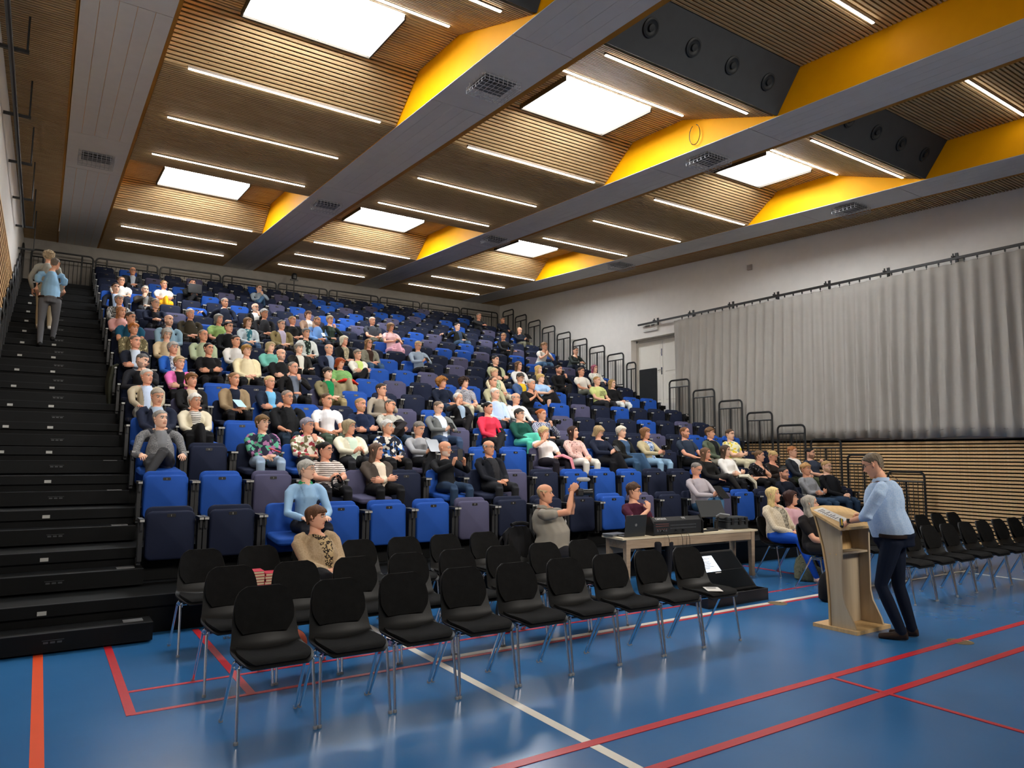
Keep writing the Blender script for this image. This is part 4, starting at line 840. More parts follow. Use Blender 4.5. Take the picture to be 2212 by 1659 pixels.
# row 6
A(6, *px('A',740,1520), 'charcoal jumper, leaning cheek on hand, grey-flecked beard', hair='short', hc='#5d5b5a', beard=1, top='#24252a', pants='#22242b', pose='chinL', lean=.08, hyaw=48, hpitch=15, hroll=12)
A(6, 388, 784, 'pink cardigan over a black top', fem=1, hair='pixie', hc='#b09872', specs='#9a7f6a', top='#dd6fae', inner='#191719', pants='#1d1d20', pose='cross', hyaw=25)
A(6, *px('B',1060,1350), 'black jacket over a grey shirt, glasses', hair='reced', hc='#857a70', specs='#8a7a70', top='#1b1a1b', inner='#6d7684', pants='#1b1b1d', pose='chinL', hyaw=32, fat=.6)
A(6, *px('B',1575,1430), 'khaki jacket over an emerald shirt', hair='fringe', hc='#2c2724', top='#7b7356', inner='#157d49', pants='#93845f', pose='lap', hyaw=25, fat=.7)
A(6, *px('C',1345,1290), 'dark navy sweatshirt and curly ginger hair', hair='curly', hc='#a5713c', top='#1b2131', pants='#2f3f57', pose='lap', hyaw=30)
A(6, *px('C',1680,1290), 'grey patterned top with a dark neckline, big curly hair', fem=1, hair='curly', hc='#3a2b25', top='#8d8d93', toppat='blotch', top2='#a5a5aa', top3='#222428', sleeve=.6, pants='#c0b9a0', pose='lap', hyaw=25)
A(6, *px('D',450,1140), 'pale olive jumper, receding brown hair', hair='reced', hc='#4f3d2e', top='#a8a483', pants='#2d2f35', pose='lap', hyaw=20)
A(6, *px('D',1020,1180), 'black jumper, hands pressed at mouth', hair='short', hc='#b5aea3', top='#191919', sleeve=.75, pants='#1a1b20', pose='pray', lean=.18, hyaw=25)
# row 7
A(7, 374, 752, 'cobalt cardigan over a speckled blouse', fem=1, hair='fringe', hc='#a7a19a', specs='#b8a79a', top='#2a5cae', inner='#c9ced6', innerpat='blotch', inner2='#3c4a66', pants='#2a2b31', pose='lap', hyaw=28)
A(7, 451, 754, 'plain black hooded top, arms crossed, dark hair tied', fem=1, hair='tied', hc='#2c2522', specs='#9a7a6a', top='#18181a', pants='#19191b', pose='cross', hyaw=24)
A(7, 533, 757, 'cream blouse, hands folded', fem=1, hair='fringe', hc='#a0793f', specs='#a98a6a', top='#dccfa9', pants='#1c1c1e', pose='lap', hyaw=22, fat=.8)
A(7, *px('B',880,1150), 'black sweatshirt, arms crossed, bald with grey goatee', hair='bald', hc='#8a8078', beard=1, top='#1b1c1e', pants='#1b1c1e', pose='cross', hyaw=28, fat=.4)
A(7, *px('B',1760,1280), 'green striped top, eyes lowered, red cloth on lap', fem=1, hair='bob', hc='#8e3f1c', top='#4f8d47', toppat='stripe', top2='#a9c98a', sleeve=.6, pants='#9d9274', pose='lap', hyaw=30, hroll=10, hpitch=10, skirt=.7)
A(7, *px('D',470,1010), 'cream linen jacket over a green patterned top', fem=1, hair='pixie', hc='#d0b98d', top='#d8cba8', inner='#7d9a78', innerpat='blotch', inner2='#c9d1bb', pants='#cfc6ae', pose='lap', hyaw=22)
A(7, *px('D',855,1080), 'blue cardigan over a yellow top, looking down', fem=1, hair='pixie', hc='#4a443f', specs='#3a3632', top='#435a80', inner='#d9b62a', pants='#2a3040', pose='lap', hpitch=22, hyaw=18)
A(7, *px('D',1160,1090), 'light blue shirt and black skirt, photographing', fem=1, hair='fringe', hc='#c6a766', top='#9fbfe4', sleeve=.7, pants='#19191c', skirt=.25, bare=1, pose='phone', hyaw=25)
A(7, 1289.5, 823, 'yellow-green T-shirt with dark lettering', hair='crew', hc='#a98250', top='#c9cf86', sleeve=.5, pants='#2a2a2d', pose='lap', hyaw=20, fat=.3)
A(7, 1322, 829, 'black jumper and white trousers, very long fair hair', fem=1, hair='long', hc='#a08154', top='#18181a', pants='#d8dcda', pose='lap', hyaw=15)
# row 8
A(7, *px('A',640,1235), 'navy suit jacket, short cropped grey hair', hair='crew', hc='#6a5f57', top='#1d212c', inner='#c2cfdf', pants='#1d212c', pose='cross', hyaw=30)
A(8, *px('A',1110,1120), 'beige denim jacket, looking down through glasses', fem=1, hair='bob', hc='#a8a49c', specs='#8a7d70', top='#cbb796', pants='#3a3c42', pose='lap', hpitch=20, hyaw=12)
A(8, *px('A',2140,1225), 'crisp white shirt, dark cropped hair', hair='short', hc='#39312c', top='#d9d6d2', pants='#22242a', pose='lap', hyaw=28)
A(8, *px('B',720,1040), 'aqua knit jumper, head tilted', fem=1, hair='bob', hc='#b3a078', specs='#b08f78', top='#6fb5a6', pants='#2c3036', pose='lap', hyaw=30, hroll=12)
A(8, *px('B',1145,1060), 'black jacket over a white dotted blouse, grey bowl cut', fem=1, hair='fringe', hc='#8a857b', top='#242220', inner='#d9d6c9', pants='#1c1b1b', pose='thigh', hyaw=25, fat=.5)
A(8, *px('B',1595,1070), 'navy jacket over a grey-blue shirt, bald', hair='band', hc=GR, top='#20263a', inner='#8b9bb2', pants='#23262e', pose='thigh', hyaw=32)
A(8, *px('B',2025,1150), 'white cardigan over a lime top, black trousers crossed', fem=1, hair='pixie', hc='#7d7263', top='#dedbcf', inner='#c2d77c', pants='#17171a', legs='crossL', pose='cross', hyaw=15)
A(8, *px('D',830,900), 'white top with very long brown hair', fem=1, hair='long', hc='#5f452f', top='#dcdad6', pants='#d0cdc6', pose='lap', hyaw=20)
A(8, *px('D',1130,960), 'dark grey top with wavy blond hair', fem=1, hair='long', hc='#c9a564', top='#2f3033', pants='#232428', pose='lap', hyaw=18)
A(8, *px('D',1430,960), 'all black with a dark beard, thoughtful hand at chin', hair='short', hc='#31261f', beard=1, top='#171718', inner='#1d1d1f', pants='#1b1a1b', legs='crossL', pose='chinL', hyaw=25)
A(8, *px('D',1765,990), 'white T-shirt beside pink hair', hair='short', hc='#4a3b2f', top='#dcd6ca', sleeve=.5, pants='#6d7064', pose='lap', hyaw=20)
A(9, *px('D',1965,1050), 'white printed blouse and pink hair', fem=1, hair='long', hc='#93495f', top='#d3cfc4', toppat='blotch', top2='#dedad0', top3='#8d9a86', pants='#33353b', pose='lap', hyaw=10)
A(8, *px('A',615,1040), 'camouflage parka with a blue scarf and ginger fringe', fem=1, hair='fringe', hc='#b06c34', top='#6c6449', toppat='blotch', top2='#57503a', top3='#c2b48c', inner='#c9a987', innerpat='blotch', inner2='#8d7a58', collar='#2c55a5', pants='#26282c', pose='lap', hyaw=22, fat=.5)
A(8, *px('A',1655,1140), 'pale green shirt, reddish face and glasses', hair='reced', hc='#8a7b6c', specs='#a3412f', skin=2, top='#aab596', pants='#2c3038', pose='lap', hyaw=28, fat=.5)
A(8, *px('D',485,820), 'pale khaki jacket, arms crossed, dark hair', hair='short', hc='#2a2523', top='#a7a988', inner='#18191a', pants='#2d3036', pose='cross', hyaw=22, fat=.4)
# row 9
A(9, *px('C',250,710), 'tweed jacket and jeans, long light brown hair and glasses', fem=1, hair='long', hc='#7d5c38', specs='#7a6555', top='#6d6a5c', toppat='melange', top2='#8d8a7a', inner='#3b2820', pants='#3c5670', pose='lap', hyaw=15)
A(9, *px('A',570,880), 'teal polo shirt with white piping, glasses', hair='short', hc='#4b4038', specs='#5a463a', top='#1e4f68', sleeve=.5, pants='#22262d', pose='lap', hyaw=42, collar='#2a5f79', fat=.5)
A(9, *px('A',1140,915), 'light denim shirt, full brown beard, shaved head', hair='bald', hc='#54392a', beard=1, top='#7f9bab', pants='#23262d', pose='lap', hyaw=30, fat=.7)
A(9, *px('A',2035,1015), 'black jumper with a shirt collar, dark-rimmed glasses', hair='short', hc='#221c1a', specs='#141414', top='#18191c', collar='#8ea2b8', pants='#202228', pose='lap', hyaw=32)
A(9, *px('B',1255,830), 'white cardigan over a black floral top, grey pixie hair', fem=1, hair='pixie', hc='#6d6a66', top='#d2d6d2', inner='#25302c', innerpat='floral', inner2='#9bb0a0', pants='#23272b', pose='lap', hyaw=14)
A(9, *px('B',1820,940), 'black cardigan over a sandy print top, white-blond bob', fem=1, hair='bob', hc='#d8cfb6', top='#1a191a', inner='#b4a88a', innerpat='blotch', inner2='#7d7663', pants='#1c1c1e', pose='lap', hyaw=30)
A(9, *px('C',990,740), 'grey-blue shirt and black trousers, typing on a phone', hair='short', hc='#a38a62', specs='#6a625a', top='#8d9aa8', pants='#19191b', pose='phone', hpitch=22, hyaw=12)
# row 10
A(10, *px('A',430,790), 'dusty pink top with very long strawberry hair', fem=1, hair='long', hc='#b2794f', top='#cf9c97', pants='#2c2d33', pose='lap', hyaw=28)
A(10, *px('A',1460,820), 'dark olive shirt and thick white hair', hair='short', hc='#c3bcb0', top='#3c372c', pants='#22211f', pose='lap', hyaw=28, fat=.6)
A(10, *px('A',1885,895), 'light green ribbed top, grey bob', fem=1, hair='bob', hc='#86837d', top='#7ca35a', toppat='stripe', top2='#b6cf8e', sleeve=.6, pants='#2a2d31', pose='lap', hyaw=32)
A(10, *px('B',385,670), 'pale cardigan with a patterned teal scarf', fem=1, hair='bob', hc='#7d5c3d', top='#b6c2c8', inner='#2f6a78', innerpat='floral', inner2='#a8c6c4', pants='#41597a', pose='lap', hyaw=24)
A(10, *px('B',885,705), 'khaki jacket over a lilac shirt, dark glasses', hair='short', hc='#6a6158', specs='#3b3330', top='#847650', inner='#b9afc4', pants='#2c2a2a', pose='lap', hyaw=25, fat=.6)
# row 11
A(11, *px('A',400,610), 'black and white checked blouse, grey hair', fem=1, hair='pixie', hc='#a7a6a3', top='#2c2d2f', toppat='check', top2='#b9b9b6', pants='#22242a', pose='lap', hyaw=22)
A(11, *px('A',940,665), 'navy jacket over a dark shirt, hands clasped, leaning forward', hair='short', hc='#8a847c', specs='#6b5a50', top='#1a2136', inner='#2b2c31', pants='#1b1d24', pose='fwd', lean=.14, hyaw=28)
A(11, *px('B',1050,640), 'black top, smiling, hands linked', fem=1, hair='tied', hc='#8a7350', top='#161618', sleeve=.7, pants='#1c1c20', pose='lap', hyaw=28, fat=.4)
A(11, *px('B',1420,650), 'sky blue shirt with a phone, grey beard', hair='short', hc='#7d6c58', beard=1, top='#6f98cf', pants='#3a3f48', pose='lap', hyaw=24, fat=.6)
A(11, *px('B',630,540), 'black puffer jacket, grey curls', hair='tousl', hc='#a5a29d', top='#28282b', toppat='stripe', top2='#1c1c1f', pants='#24262c', pose='lap', hyaw=28, fat=.6)
A(11, *px('B',1610,630), 'dark green top under a black leather jacket, hand to face', fem=1, hair='pixie', hc='#a3957c', top='#2b3330', inner='#3a4a40', pants='#1c1c1e', pose='chinL', hyaw=20)
A(11, *px('C',580,460), 'pale pink top and pink skirt, looking at a phone', fem=1, hair='bob', hc='#7a5f42', top='#dcb7b6', sleeve=.5, pants='#cf9aa6', skirt=.6, pose='phone', hyaw=30, hpitch=10)
A(11, *px('D',1215,610), 'white T-shirt and jeans, both hands under the chin', hair='tousl', hc='#7d5d3e', top='#d5d1c8', sleeve=.5, pants='#4f6f90', pose='pray', lean=.2, hyaw=35)
A(11, *px('D',1685,680), 'dark green-grey jumper, bent forward, hands joined', hair='crew', hc='#231e1c', top='#323836', pants='#262d3a', pose='fwd', lean=.2, hyaw=-5, hpitch=8)
# rows 12 to 17
A(12, *px('A',345,430), 'navy blazer over a pale blue shirt', hair='short', hc='#352b26', top='#1a1e2a', inner='#a9c0e0', pants='#1c1e26', pose='thigh', hyaw=15, fat=.3)
A(13, *px('A',785,465), 'dark leather jacket over a grey shirt, hand at chin', hair='crew', hc='#a39f99', top='#3a3531', inner='#7d7d7b', pants='#2c2e33', pose='chinR', hyaw=12)
A(12, *px('A',1975,650), 'navy jumper with a white collar, arm along the next seat', hair='short', hc='#8c8379', top='#1b2131', collar='#dedcd8', pants='#1c1e24', pose='backR', hyaw=20, fat=.4)
A(12, *px('B',495,450), 'black jacket over white, hand at white beard', hair='band', hc=WH, beard=1, specs='#4b4540', top='#1d1d1f', inner='#d2d2ce', pants='#1c1c1f', pose='chinL', hyaw=20)
A(12, *px('B',1285,560), 'tan blazer over a white top, brown bob', fem=1, hair='fringe', hc='#5a4030', top='#9b7f6a', inner='#dedad2', pants='#2b2c31', pose='lap', hyaw=26)
A(12, *px('C',305,370), 'charcoal polo shirt with a name badge, hands linked', hair='crew', hc='#b5aca0', top='#3a3c42', sleeve=.5, pants='#5c5d52', pose='lap', hyaw=18, fat=.6)
A(12, *px('D',605,465), 'black jumper, slouched, one leg crossed, looking away', hair='short', hc='#85694a', top='#1b1b1d', pants='#151517', legs='crossL', pose='thigh', hyaw=-50)
A(13, *px('C',1575,455), 'open black jacket over a navy jumper, arm spread sideways', hair='crew', hc='#3f3b38', top='#22231f', inner='#2d3c52', pants='#41566e', pose='backR', hyaw=25, fat=.6)
A(14, *px('D',845,375), 'navy sweatshirt and khaki trousers, reading a tablet', hair='bald', hc=GR, top='#20242e', pants='#6b6a58', pose='phone', hyaw=15, hpitch=15, fat=.5)
A(14, *px('A',430,330), 'white T-shirt, glasses and light brown hair', hair='short', hc='#6f553c', specs='#6a5a4c', top='#dcd9d2', sleeve=.55, pants='#2c3240', pose='lap', hyaw=10)
A(14, *px('A',1065,380), 'white T-shirt and mustard skirt', fem=1, hair='tied', hc='#83633f', top='#dcd9d0', sleeve=.5, pants='#dfa01f', skirt=.4, pose='cross', hyaw=22, hroll=-8)
A(15, *px('A',1490,365), 'black clothes behind an open black laptop', hair='short', hc='#2c2420', top='#222324', pants='#1c1c1e', legs='crossL', pose='phone', hyaw=5)
A(16, *px('B',550,170), 'light grey shirt and jeans, cheek on fist', hair='reced', hc='#6c5440', specs='#4a3d35', top='#8f9aa3', pants='#3f5c78', legs='crossL', pose='chinL', hyaw=25)
A(16, *px('A',600,180), 'dark jacket over a pale grey shirt, bald with round glasses', hair='bald', hc=GR, specs='#221c18', top='#2b2e34', inner='#a6acb6', pants='#2b2d33', pose='lap', hyaw=5)
A(16, *px('C',1895,300), 'dark grey zipped top, hands joined, leaning forward', hair='crew', hc='#8d8a84', top='#34363a', pants='#26282d', pose='fwd', lean=.1, hyaw=30)
A(16, *px('D',590,220), 'dark navy jumper and short grey hair, top right corner', hair='crew', hc='#6f6a64', top='#1d2230', pants='#22252c', pose='lap', hyaw=25, fat=.5)
OCC = {}; HELD = []; SPK = V3(6.8, 3.9, 1.6)
def seated(row, u, v, lab, k):
    k = dict(k); lean = k.get('lean', 0.); yh = yr(row)+.06-lean*1.6
    hp = on_y(u, v, yh); zs = zk(row)+.44; root = Matrix.Translation((hp[0], yr(row)-.03, zs))
    hz = hp[2]-zs; hk = max(.82, min(1.22, (hz-.155)/.515)); hz = hk*.515+.155
    for q in ('hyaw', 'hpitch', 'hroll'): k[q] = R(k.get(q, 0.))
    k.setdefault('skin', int(u*7) % 5)
    lab = 'person in '+lab+', %s row' % ORD[row]
    build_person('p', root, hk=hk, headpos=(0, yh-(yr(row)-.03), hz), label=lab, group='audience seated in the tribune', seath=.44, vox=.016 if row < 5 else .019, **k)
    OCC[row, round((hp[0]-XS0)/SPX)] = lab
    return root
ROOTS = [seated(*a[:4], a[4]) for a in AUD]
# ---- place every seat; the nearest fourteen rows one by one, the rest joined
nth = ORD
for r in range(1, 15):
    for c in range(21):
        code = GRID[r-1][c]; x, y, z = seat_pos(r, c); down = (r, c) in OCC
        t = thing('tip_up_seat', '%s tip-up seat, %s row from the front, %s from the steps, %s' % (SEATC[code][0], ORD[r], nth[c+1], 'occupied' if down else 'folded up'), 'seat', (x, y, z), group='tip-up tribune seats')
        seat_parts(t, code, c, down)
far = MB(); fm = {'B': 0, 'N': 1, 'P': 2}
def bake(me, M, mi):
    v = [tuple(M @ q.co) for q in me.vertices]; far.add(v, [tuple(p.vertices) for p in me.polygons], mi)
for r in range(15, 19):
    for c in range(21):
        code = GRID[r-1][c]; T0 = Matrix.Translation(seat_pos(r, c)); down = (r, c) in OCC
        bake(SEATM['back', code], T0 @ Matrix.Translation((0, .12, -.255)) @ Matrix.Rotation(R(-6), 4, 'X'), fm[code])
        bake(SEATM['cushion', code], T0 @ (Matrix.Translation((0, -.17, -.345)) @ Matrix.Rotation(R(-86), 4, 'X') if down else Matrix.Translation((0, .03, -.27)) @ Matrix.Rotation(R(-2), 4, 'X')), fm[code])
        [bake(SEATM['frame', s], T0, 3) or bake(SEATM['tip_highlights', s], T0, 4) for s in (-1, 1)]
        if not down: bake(SEATM['plate'], T0 @ Matrix.Translation((0, -.008, -.065)), 5)
fo = far.obj('tip_up_seats', [SEATC['B'][1], SEATC['N'][1], SEATC['P'][1], BLACK, GREYM, PLATE], None, True)
tag(fo, 'blue, navy and purple-grey tip-up seats filling the four rearmost rows', 'seats', 'tip-up tribune seats', 'stuff')
# ================================================================== loose chairs on the floor
SHELL = mat('chair_shell', '#111213', .48, var=.05, spec=.35); PADM = mat('chair_pad', '#161616', .95, var=.2, bump=.15, sc=4)
def grid_sheet(prof, wid, dish, thick, nx=11, off=0., shrink=1.):
    # profile (y,z) with half widths and edge lift; returns a thin closed slab
    k = len(prof); P = np.array(prof); Tn = np.gradient(P, axis=0); Tn /= np.linalg.norm(Tn, axis=1)[:, None]; Nn = np.stack([-Tn[:, 1], Tn[:, 0]], 1)
    V = []
    for layer in (0, 1):
        for i in range(k):
            for j in range(nx):
                s = -1+2*j/(nx-1); o = off+dish[i]*s*s*shrink**2-(thick*layer)
                edge = 1 if (off == 0 or layer) else (1-.8*max(0, abs(s)-.8)/.2)
                V.append((s*wid[i]*shrink, P[i, 0]+Nn[i, 0]*(o if edge == 1 else o*1.0), P[i, 1]+Nn[i, 1]*o))
    F = []; n = k*nx
    for i in range(k-1):
        for j in range(nx-1):
            a = i*nx+j; F += [(a, a+1, a+nx+1, a+nx), (n+a, n+a+nx, n+a+nx+1, n+a+1)]
    for i in range(k-1):
        for j in (0, nx-1): a = i*nx+j; F.append((a, a+nx, n+a+nx, n+a))
    for j in range(nx-1):
        for i in (0, k-1): a = i*nx+j; F.append((a, a+1, n+a+1, n+a))
    return MB().add(V, F)
def interp_prof(pts, w, d, n):
    t = np.linspace(0, 1, len(pts)); q = np.linspace(0, 1, n); P = np.array(pts)
    # smooth Catmull-like resample
    yy = np.interp(q, t, P[:, 0]); zz = np.interp(q, t, P[:, 1]); ww = np.interp(q, t, w); dd = np.interp(q, t, d)
    for a in (yy, zz, ww): a[1:-1] = .25*a[:-2]+.5*a[1:-1]+.25*a[2:]
    return list(zip(yy, zz)), ww, dd
PROF = [(-.245,.425),(-.22,.448),(-.12,.450),(.0,.440),(.09,.432),(.155,.445),(.185,.50),(.203,.57),(.222,.65),(.242,.73),(.258,.79),(.268,.822)]
WID = [.17,.212,.232,.235,.230,.220,.212,.206,.199,.186,.163,.105]; DISH = [.0,.004,.014,.024,.034,.045,.045,.040,.034,.026,.016,.008]
def make_chair():
    t = thing('stacking_chair', 'x', 'chair')
    p, w, d = interp_prof(PROF, WID, DISH, 26); grid_sheet(p, w, d, .011).obj('shell', SHELL, t, True)
    sp = PROF[0:5]; p, w, d = interp_prof([(-.232,.436),(-.215,.455),(-.12,.452),(.0,.443),(.10,.437)], [.150,.195,.212,.212,.19], [0,.004,.013,.02,.028], 12)
    g = grid_sheet(p, w, d, .016, off=.017); g.obj('seat_pad', PADM, t, True)
    p, w, d = interp_prof([(.196,.535),(.206,.595),(.221,.66),(.242,.735),(.259,.792),(.267,.818)], [.140,.186,.192,.180,.158,.100], [.034,.036,.033,.024,.015,.010], 14)
    grid_sheet(p, w, d, .016, off=.014).obj('back_pad', PADM, t, True)
    for s in (-1, 1):
        x = s*.225
        MB().tube([(x*.97, -.135, .425), (x, -.145, .41), (s*.236, -.205, .006)], .0105, 10).obj('leg', CHROME, t, True)
        MB().tube([(x*.97, -.02, .425), (x, -.01, .41), (s*.236, .225, .006)], .0105, 10).obj('leg', CHROME, t, True)
        g = MB().box(x-s*.012-.006, x-s*.012+.006, -.15, .0, .395, .432)
        g.tube([(x+s*.004, -.11, .405), (x+s*.014, -.11, .405), (x+s*.014, -.06, .405), (x+s*.004, -.06, .405)], .004, 5); g.obj('link_bracket', CHROME, t)
        for y, in ((-.205,), (.225,)): MB().lathe([(.013, 0), (.014, .012), (.011, .02)], 10, c=(s*.236, y, 0)).obj('foot', mat('grey_glide', '#8d8f92', .5, var=0), t)
    g = MB()
    for y in (-.13, -.015): g.tube([(-.21, y, .415), (.21, y, .415)], .0095, 8)
    g.obj('cross_tube', CHROME, t, True); return t
CH = make_chair(); first = [True]
def chair(x, y, label, group, rz=0.):
    o = CH if first[0] else clone(CH); first[0] = False
    o.location = (x, y, 0); o.rotation_euler = (0, 0, rz+random.uniform(-.02, .02)); tag(o, label, 'chair', group); return o
CX = lambda i: 1.047+.2509+.5017*i
for i in range(9): chair(CX(i), 4.715, 'black padded chair with chrome legs, nearest row on the left, %s from the left' % ORD[i+1], 'loose chairs in the left block')
for i in range(8): chair(CX(i), 5.695, 'black padded chair with chrome legs, middle row on the left, %s from the left' % ORD[i+1], 'loose chairs in the left block')
for i in range(9): chair(CX(i), 6.865, 'black padded chair with chrome legs, rear row on the left, %s from the left' % ORD[i+1], 'loose chairs in the left block')
for i in range(9): chair(CX(15+i), 4.67, 'black padded chair with chrome legs, nearest row on the right, %s from the speaker' % ORD[i+1], 'loose chairs in the right block')
for i in range(9): chair(CX(14.55+i), 5.66, 'black padded chair with chrome legs, middle row on the right, %s from the speaker' % ORD[i+1], 'loose chairs in the right block')
for i in range(2): chair(CX(15.55+i), 6.67, 'occupied black padded chair with chrome legs, rear row on the right, %s from table' % ORD[i+1], 'loose chairs in the right block')
chair(7.14, 7.38, 'black padded chair with chrome legs behind the control table', 'loose chairs in the left block')
# ---- people on loose chairs
def on_chair(x, y, u, v, lab, rz=0., **k):
    for q in ('hyaw', 'hpitch', 'hroll'): k[q] = R(k.get(q, 0.))
    lean = k.get('lean', 0.); f = Vector((math.sin(rz), -math.cos(rz))); ly = .07-lean*1.4
    yh = y-f.y*ly if True else y; hp = on_y(u, v, y-(-math.cos(rz))*ly); hz = hp[2]-.475; hk = max(.85, min(1.3, (hz-.155)/.515)); hz = hk*.515+.155
    root = Matrix.Translation((hp[0]+f.x*ly, y, .475)) @ Matrix.Rotation(rz, 4, 'Z')
    build_person('p', root, hk=hk, headpos=(0, ly, hz), label='person in '+lab, seath=.47, vox=.014, **k); return root
on_chair(0, 6.85, 683, 1118, 'beige mohair cardigan with a leopard print scarf, sitting behind the empty chairs', fem=1, hair='fringe', hc='#5c3f2c', top='#9c8668', toppat='melange', top2='#b29b7d', inner='#b39a72', innerpat='blotch', inner2='#2a2320', pants='#17171a', pose='lap', hyaw=38, fat=1.2, rz=R(12), group='people on loose chairs')
I1 = on_chair(0, 6.62, 1670, 1069, 'cream crochet cardigan and bright blue trousers, long blond hair', fem=1, hair='long', hc='#d6bd84', top='#cdc1ab', toppat='check', top2='#bfb29b', inner='#a39c8b', innerpat='blotch', inner2='#5e584d', pants='#1c50b4', shoes='#c9a99a', pose='lap', hyaw=25, hpitch=-8, fat=.6, legs='out', group='people on loose chairs')
on_chair(0, 6.64, 1708, 1076, 'dusty pink blouse and glasses, dark bobbed hair', fem=1, hair='bob', hc='#3b2724', specs='#2a2020', top='#c9a1a9', pants='#1c1c20', pose='lap', hyaw=30, hpitch=-6, group='people on loose chairs')
on_chair(0, 5.63, 1749.5, 1089, 'black blouse with a white name tag, wavy grey hair', fem=1, hair='long', hc='#a59d90', specs='#3a2f2a', top='#1f1c1c', sleeve=.62, pants='#2f2d2d', pose='lap', hyaw=40, hpitch=-8, fat=.7, group='people on loose chairs')
CAMROOT = on_chair(0, 6.84, 1177, 1067, 'grey polo shirt with a name tag, filming with a raised camera', rz=R(46), hair='band', hc='#b59a76', skin=2, top='#8d877c', collar='#8d877c', sleeve=.5, pants='#25252a', pose='cam', hyaw=8, hpitch=-2, fat=1.5, group='people on loose chairs')
TECH = on_chair(0, 7.36, 1368.5, 1062, 'burgundy T-shirt and glasses behind the control table, hand at mouth', rz=R(6), hair='tousl', hc='#4a3528', specs='#151515', top='#4a2233', sleeve=.5, pants='#1e1f25', pose='desk', hyaw=40, hpitch=4, group='people on loose chairs')
# ---- the speaker
rt = Matrix.Translation((6.93, 3.80, -.018)) @ Matrix.Rotation(R(203), 4, 'Z'); inv = rt.inverted()
loc = lambda x, y, z: tuple(inv @ Vector((x, y, z)))
def speaker_extras(p):
    MB().panel(.055, .10, .025, .012, .004).obj('radio_pack', BLACKPL, p, loc=(-.13, .135, .98))
    g = MB(); g.tube([(-.12, .15, 1.03), (-.15, .17, 1.2), (-.13, .14, 1.38), (-.07, .06, 1.52), (-.08, -.08, 1.62)], .003, 5); g.obj('headset_cable', BLACKPL, p)
    g = MB(); g.tube([(-.1, .15, 1.02), (-.08, .18, 1.10), (-.14, .18, 1.10), (-.15, .16, .99)], .004, 5); g.obj('aerial', BLACKPL, p)
    w = Vector(loc(6.70, 4.08, 1.085)); MB().lathe([(.031, -.02), (.034, -.018), (.034, .018), (.031, .02)], 14).obj('watch', BLACKPL, p, True, loc=w)
lw, rw = loc(6.70, 4.10, 1.075), loc(7.12, 4.17, 1.12)
dl = inv.to_3x3() @ Vector((-.25, .55, -.45)); nl = inv.to_3x3() @ Vector((.25, .3, -.9)); dr = inv.to_3x3() @ Vector((-.4, .8, 0)); nr = Vector((0, 0, -1))
build_person('p', rt, headpos=(0, -.13, 1.65), label='person in light blue checked shirt and dark jeans speaking at the lectern', stand=dict(hip=(0, .02, .97), neck=(0, -.07, 1.512), legs=[((-.09, .02, .92), (-.10, .03, .50), (-.11, .13, .09)), ((.09, .01, .92), (.11, -.10, .51), (.10, .06, .09))], feet=[(-.1, -1, 0), (.12, -1, 0)]),
    wrists=(rw, lw), arms=dict(p=((-.6, .6, -.7), (.8, .7, -.5)), d=(tuple(dr), tuple(dl)), n=(tuple(nr), tuple(nl)), h='grip'), hair='short', hc='#6f6353', specs='#20242c', top='#9cb6d6', toppat='melange', top2='#b3c6dd', sleeve=.8, pants='#131a29', shoes='#33261f', collar='#a9c0dc', hpitch=R(22), hyaw=R(-6), fat=.75, vox=.012, skin=0)
PEOPLE[-1][1]['B'].extra.append(speaker_extras)
# ---- couple climbing the steps
rt = Matrix.Translation((-.02, 16.50, zk(11)-.177)) @ Matrix.Rotation(R(183), 4, 'Z'); h1 = .177
build_person('p', rt, headpos=(-.05, -.06, 1.72), label='person in light blue polo shirt and grey trousers climbing the steps, seen from behind', stand=dict(hip=(0, .02, 1.0), neck=(0, -.02, 1.55), legs=[((-.10, .02, .95), (-.12, -.10, .60), (-.10, -.24, .09+h1)), ((.10, .02, .95), (.12, -.0, .53), (.12, .08, .10))], feet=[(-.1, -1, 0), (.1, -1, .0)]),
    wrists=((-.17, -.30, 1.12), (.19, -.30, 1.10)), arms=dict(p=((-.3, 1, -.6), (.3, 1, -.6)), d=((.3, -.8, .1), (-.2, -.9, 0)), n=((1, 0, 0), (-1, 0, 0)), h='relax'), hair='crew', hc='#7b7167', top='#8fb9da', sleeve=.5, pants='#66676b', shoes='#1b1b1d', hyaw=R(-22), fat=1.0, vox=.016)
rt = Matrix.Translation((-.10, 17.62, zk(12))) @ Matrix.Rotation(R(180), 4, 'Z')
build_person('p', rt, headpos=(0, -.04, 1.58), label='person with curly fair hair and pale shoes climbing ahead of the blue polo shirt', fem=1, stand=dict(hip=(0, .02, .92), neck=(0, -.02, 1.42), legs=[((-.09, .02, .87), (-.10, -.05, .48), (-.10, -.05, .09)), ((.09, .02, .87), (.10, 0, .48), (.10, .08, .09))], feet=[(0, -1, 0), (0, -1, 0)]),
    wrists=((-.24, -.1, .85), (.24, -.1, .85)), arms=dict(p=((-1, .5, 0), (1, .5, 0)), d=((0, -.3, -1), (0, -.3, -1)), n=((1, 0, 0), (-1, 0, 0)), h='relax'), hair='curly', hc='#b5a184', top='#9a9a92', pants='#b9ad93', shoes='#e0dcd4', vox=.019)
finish_people()
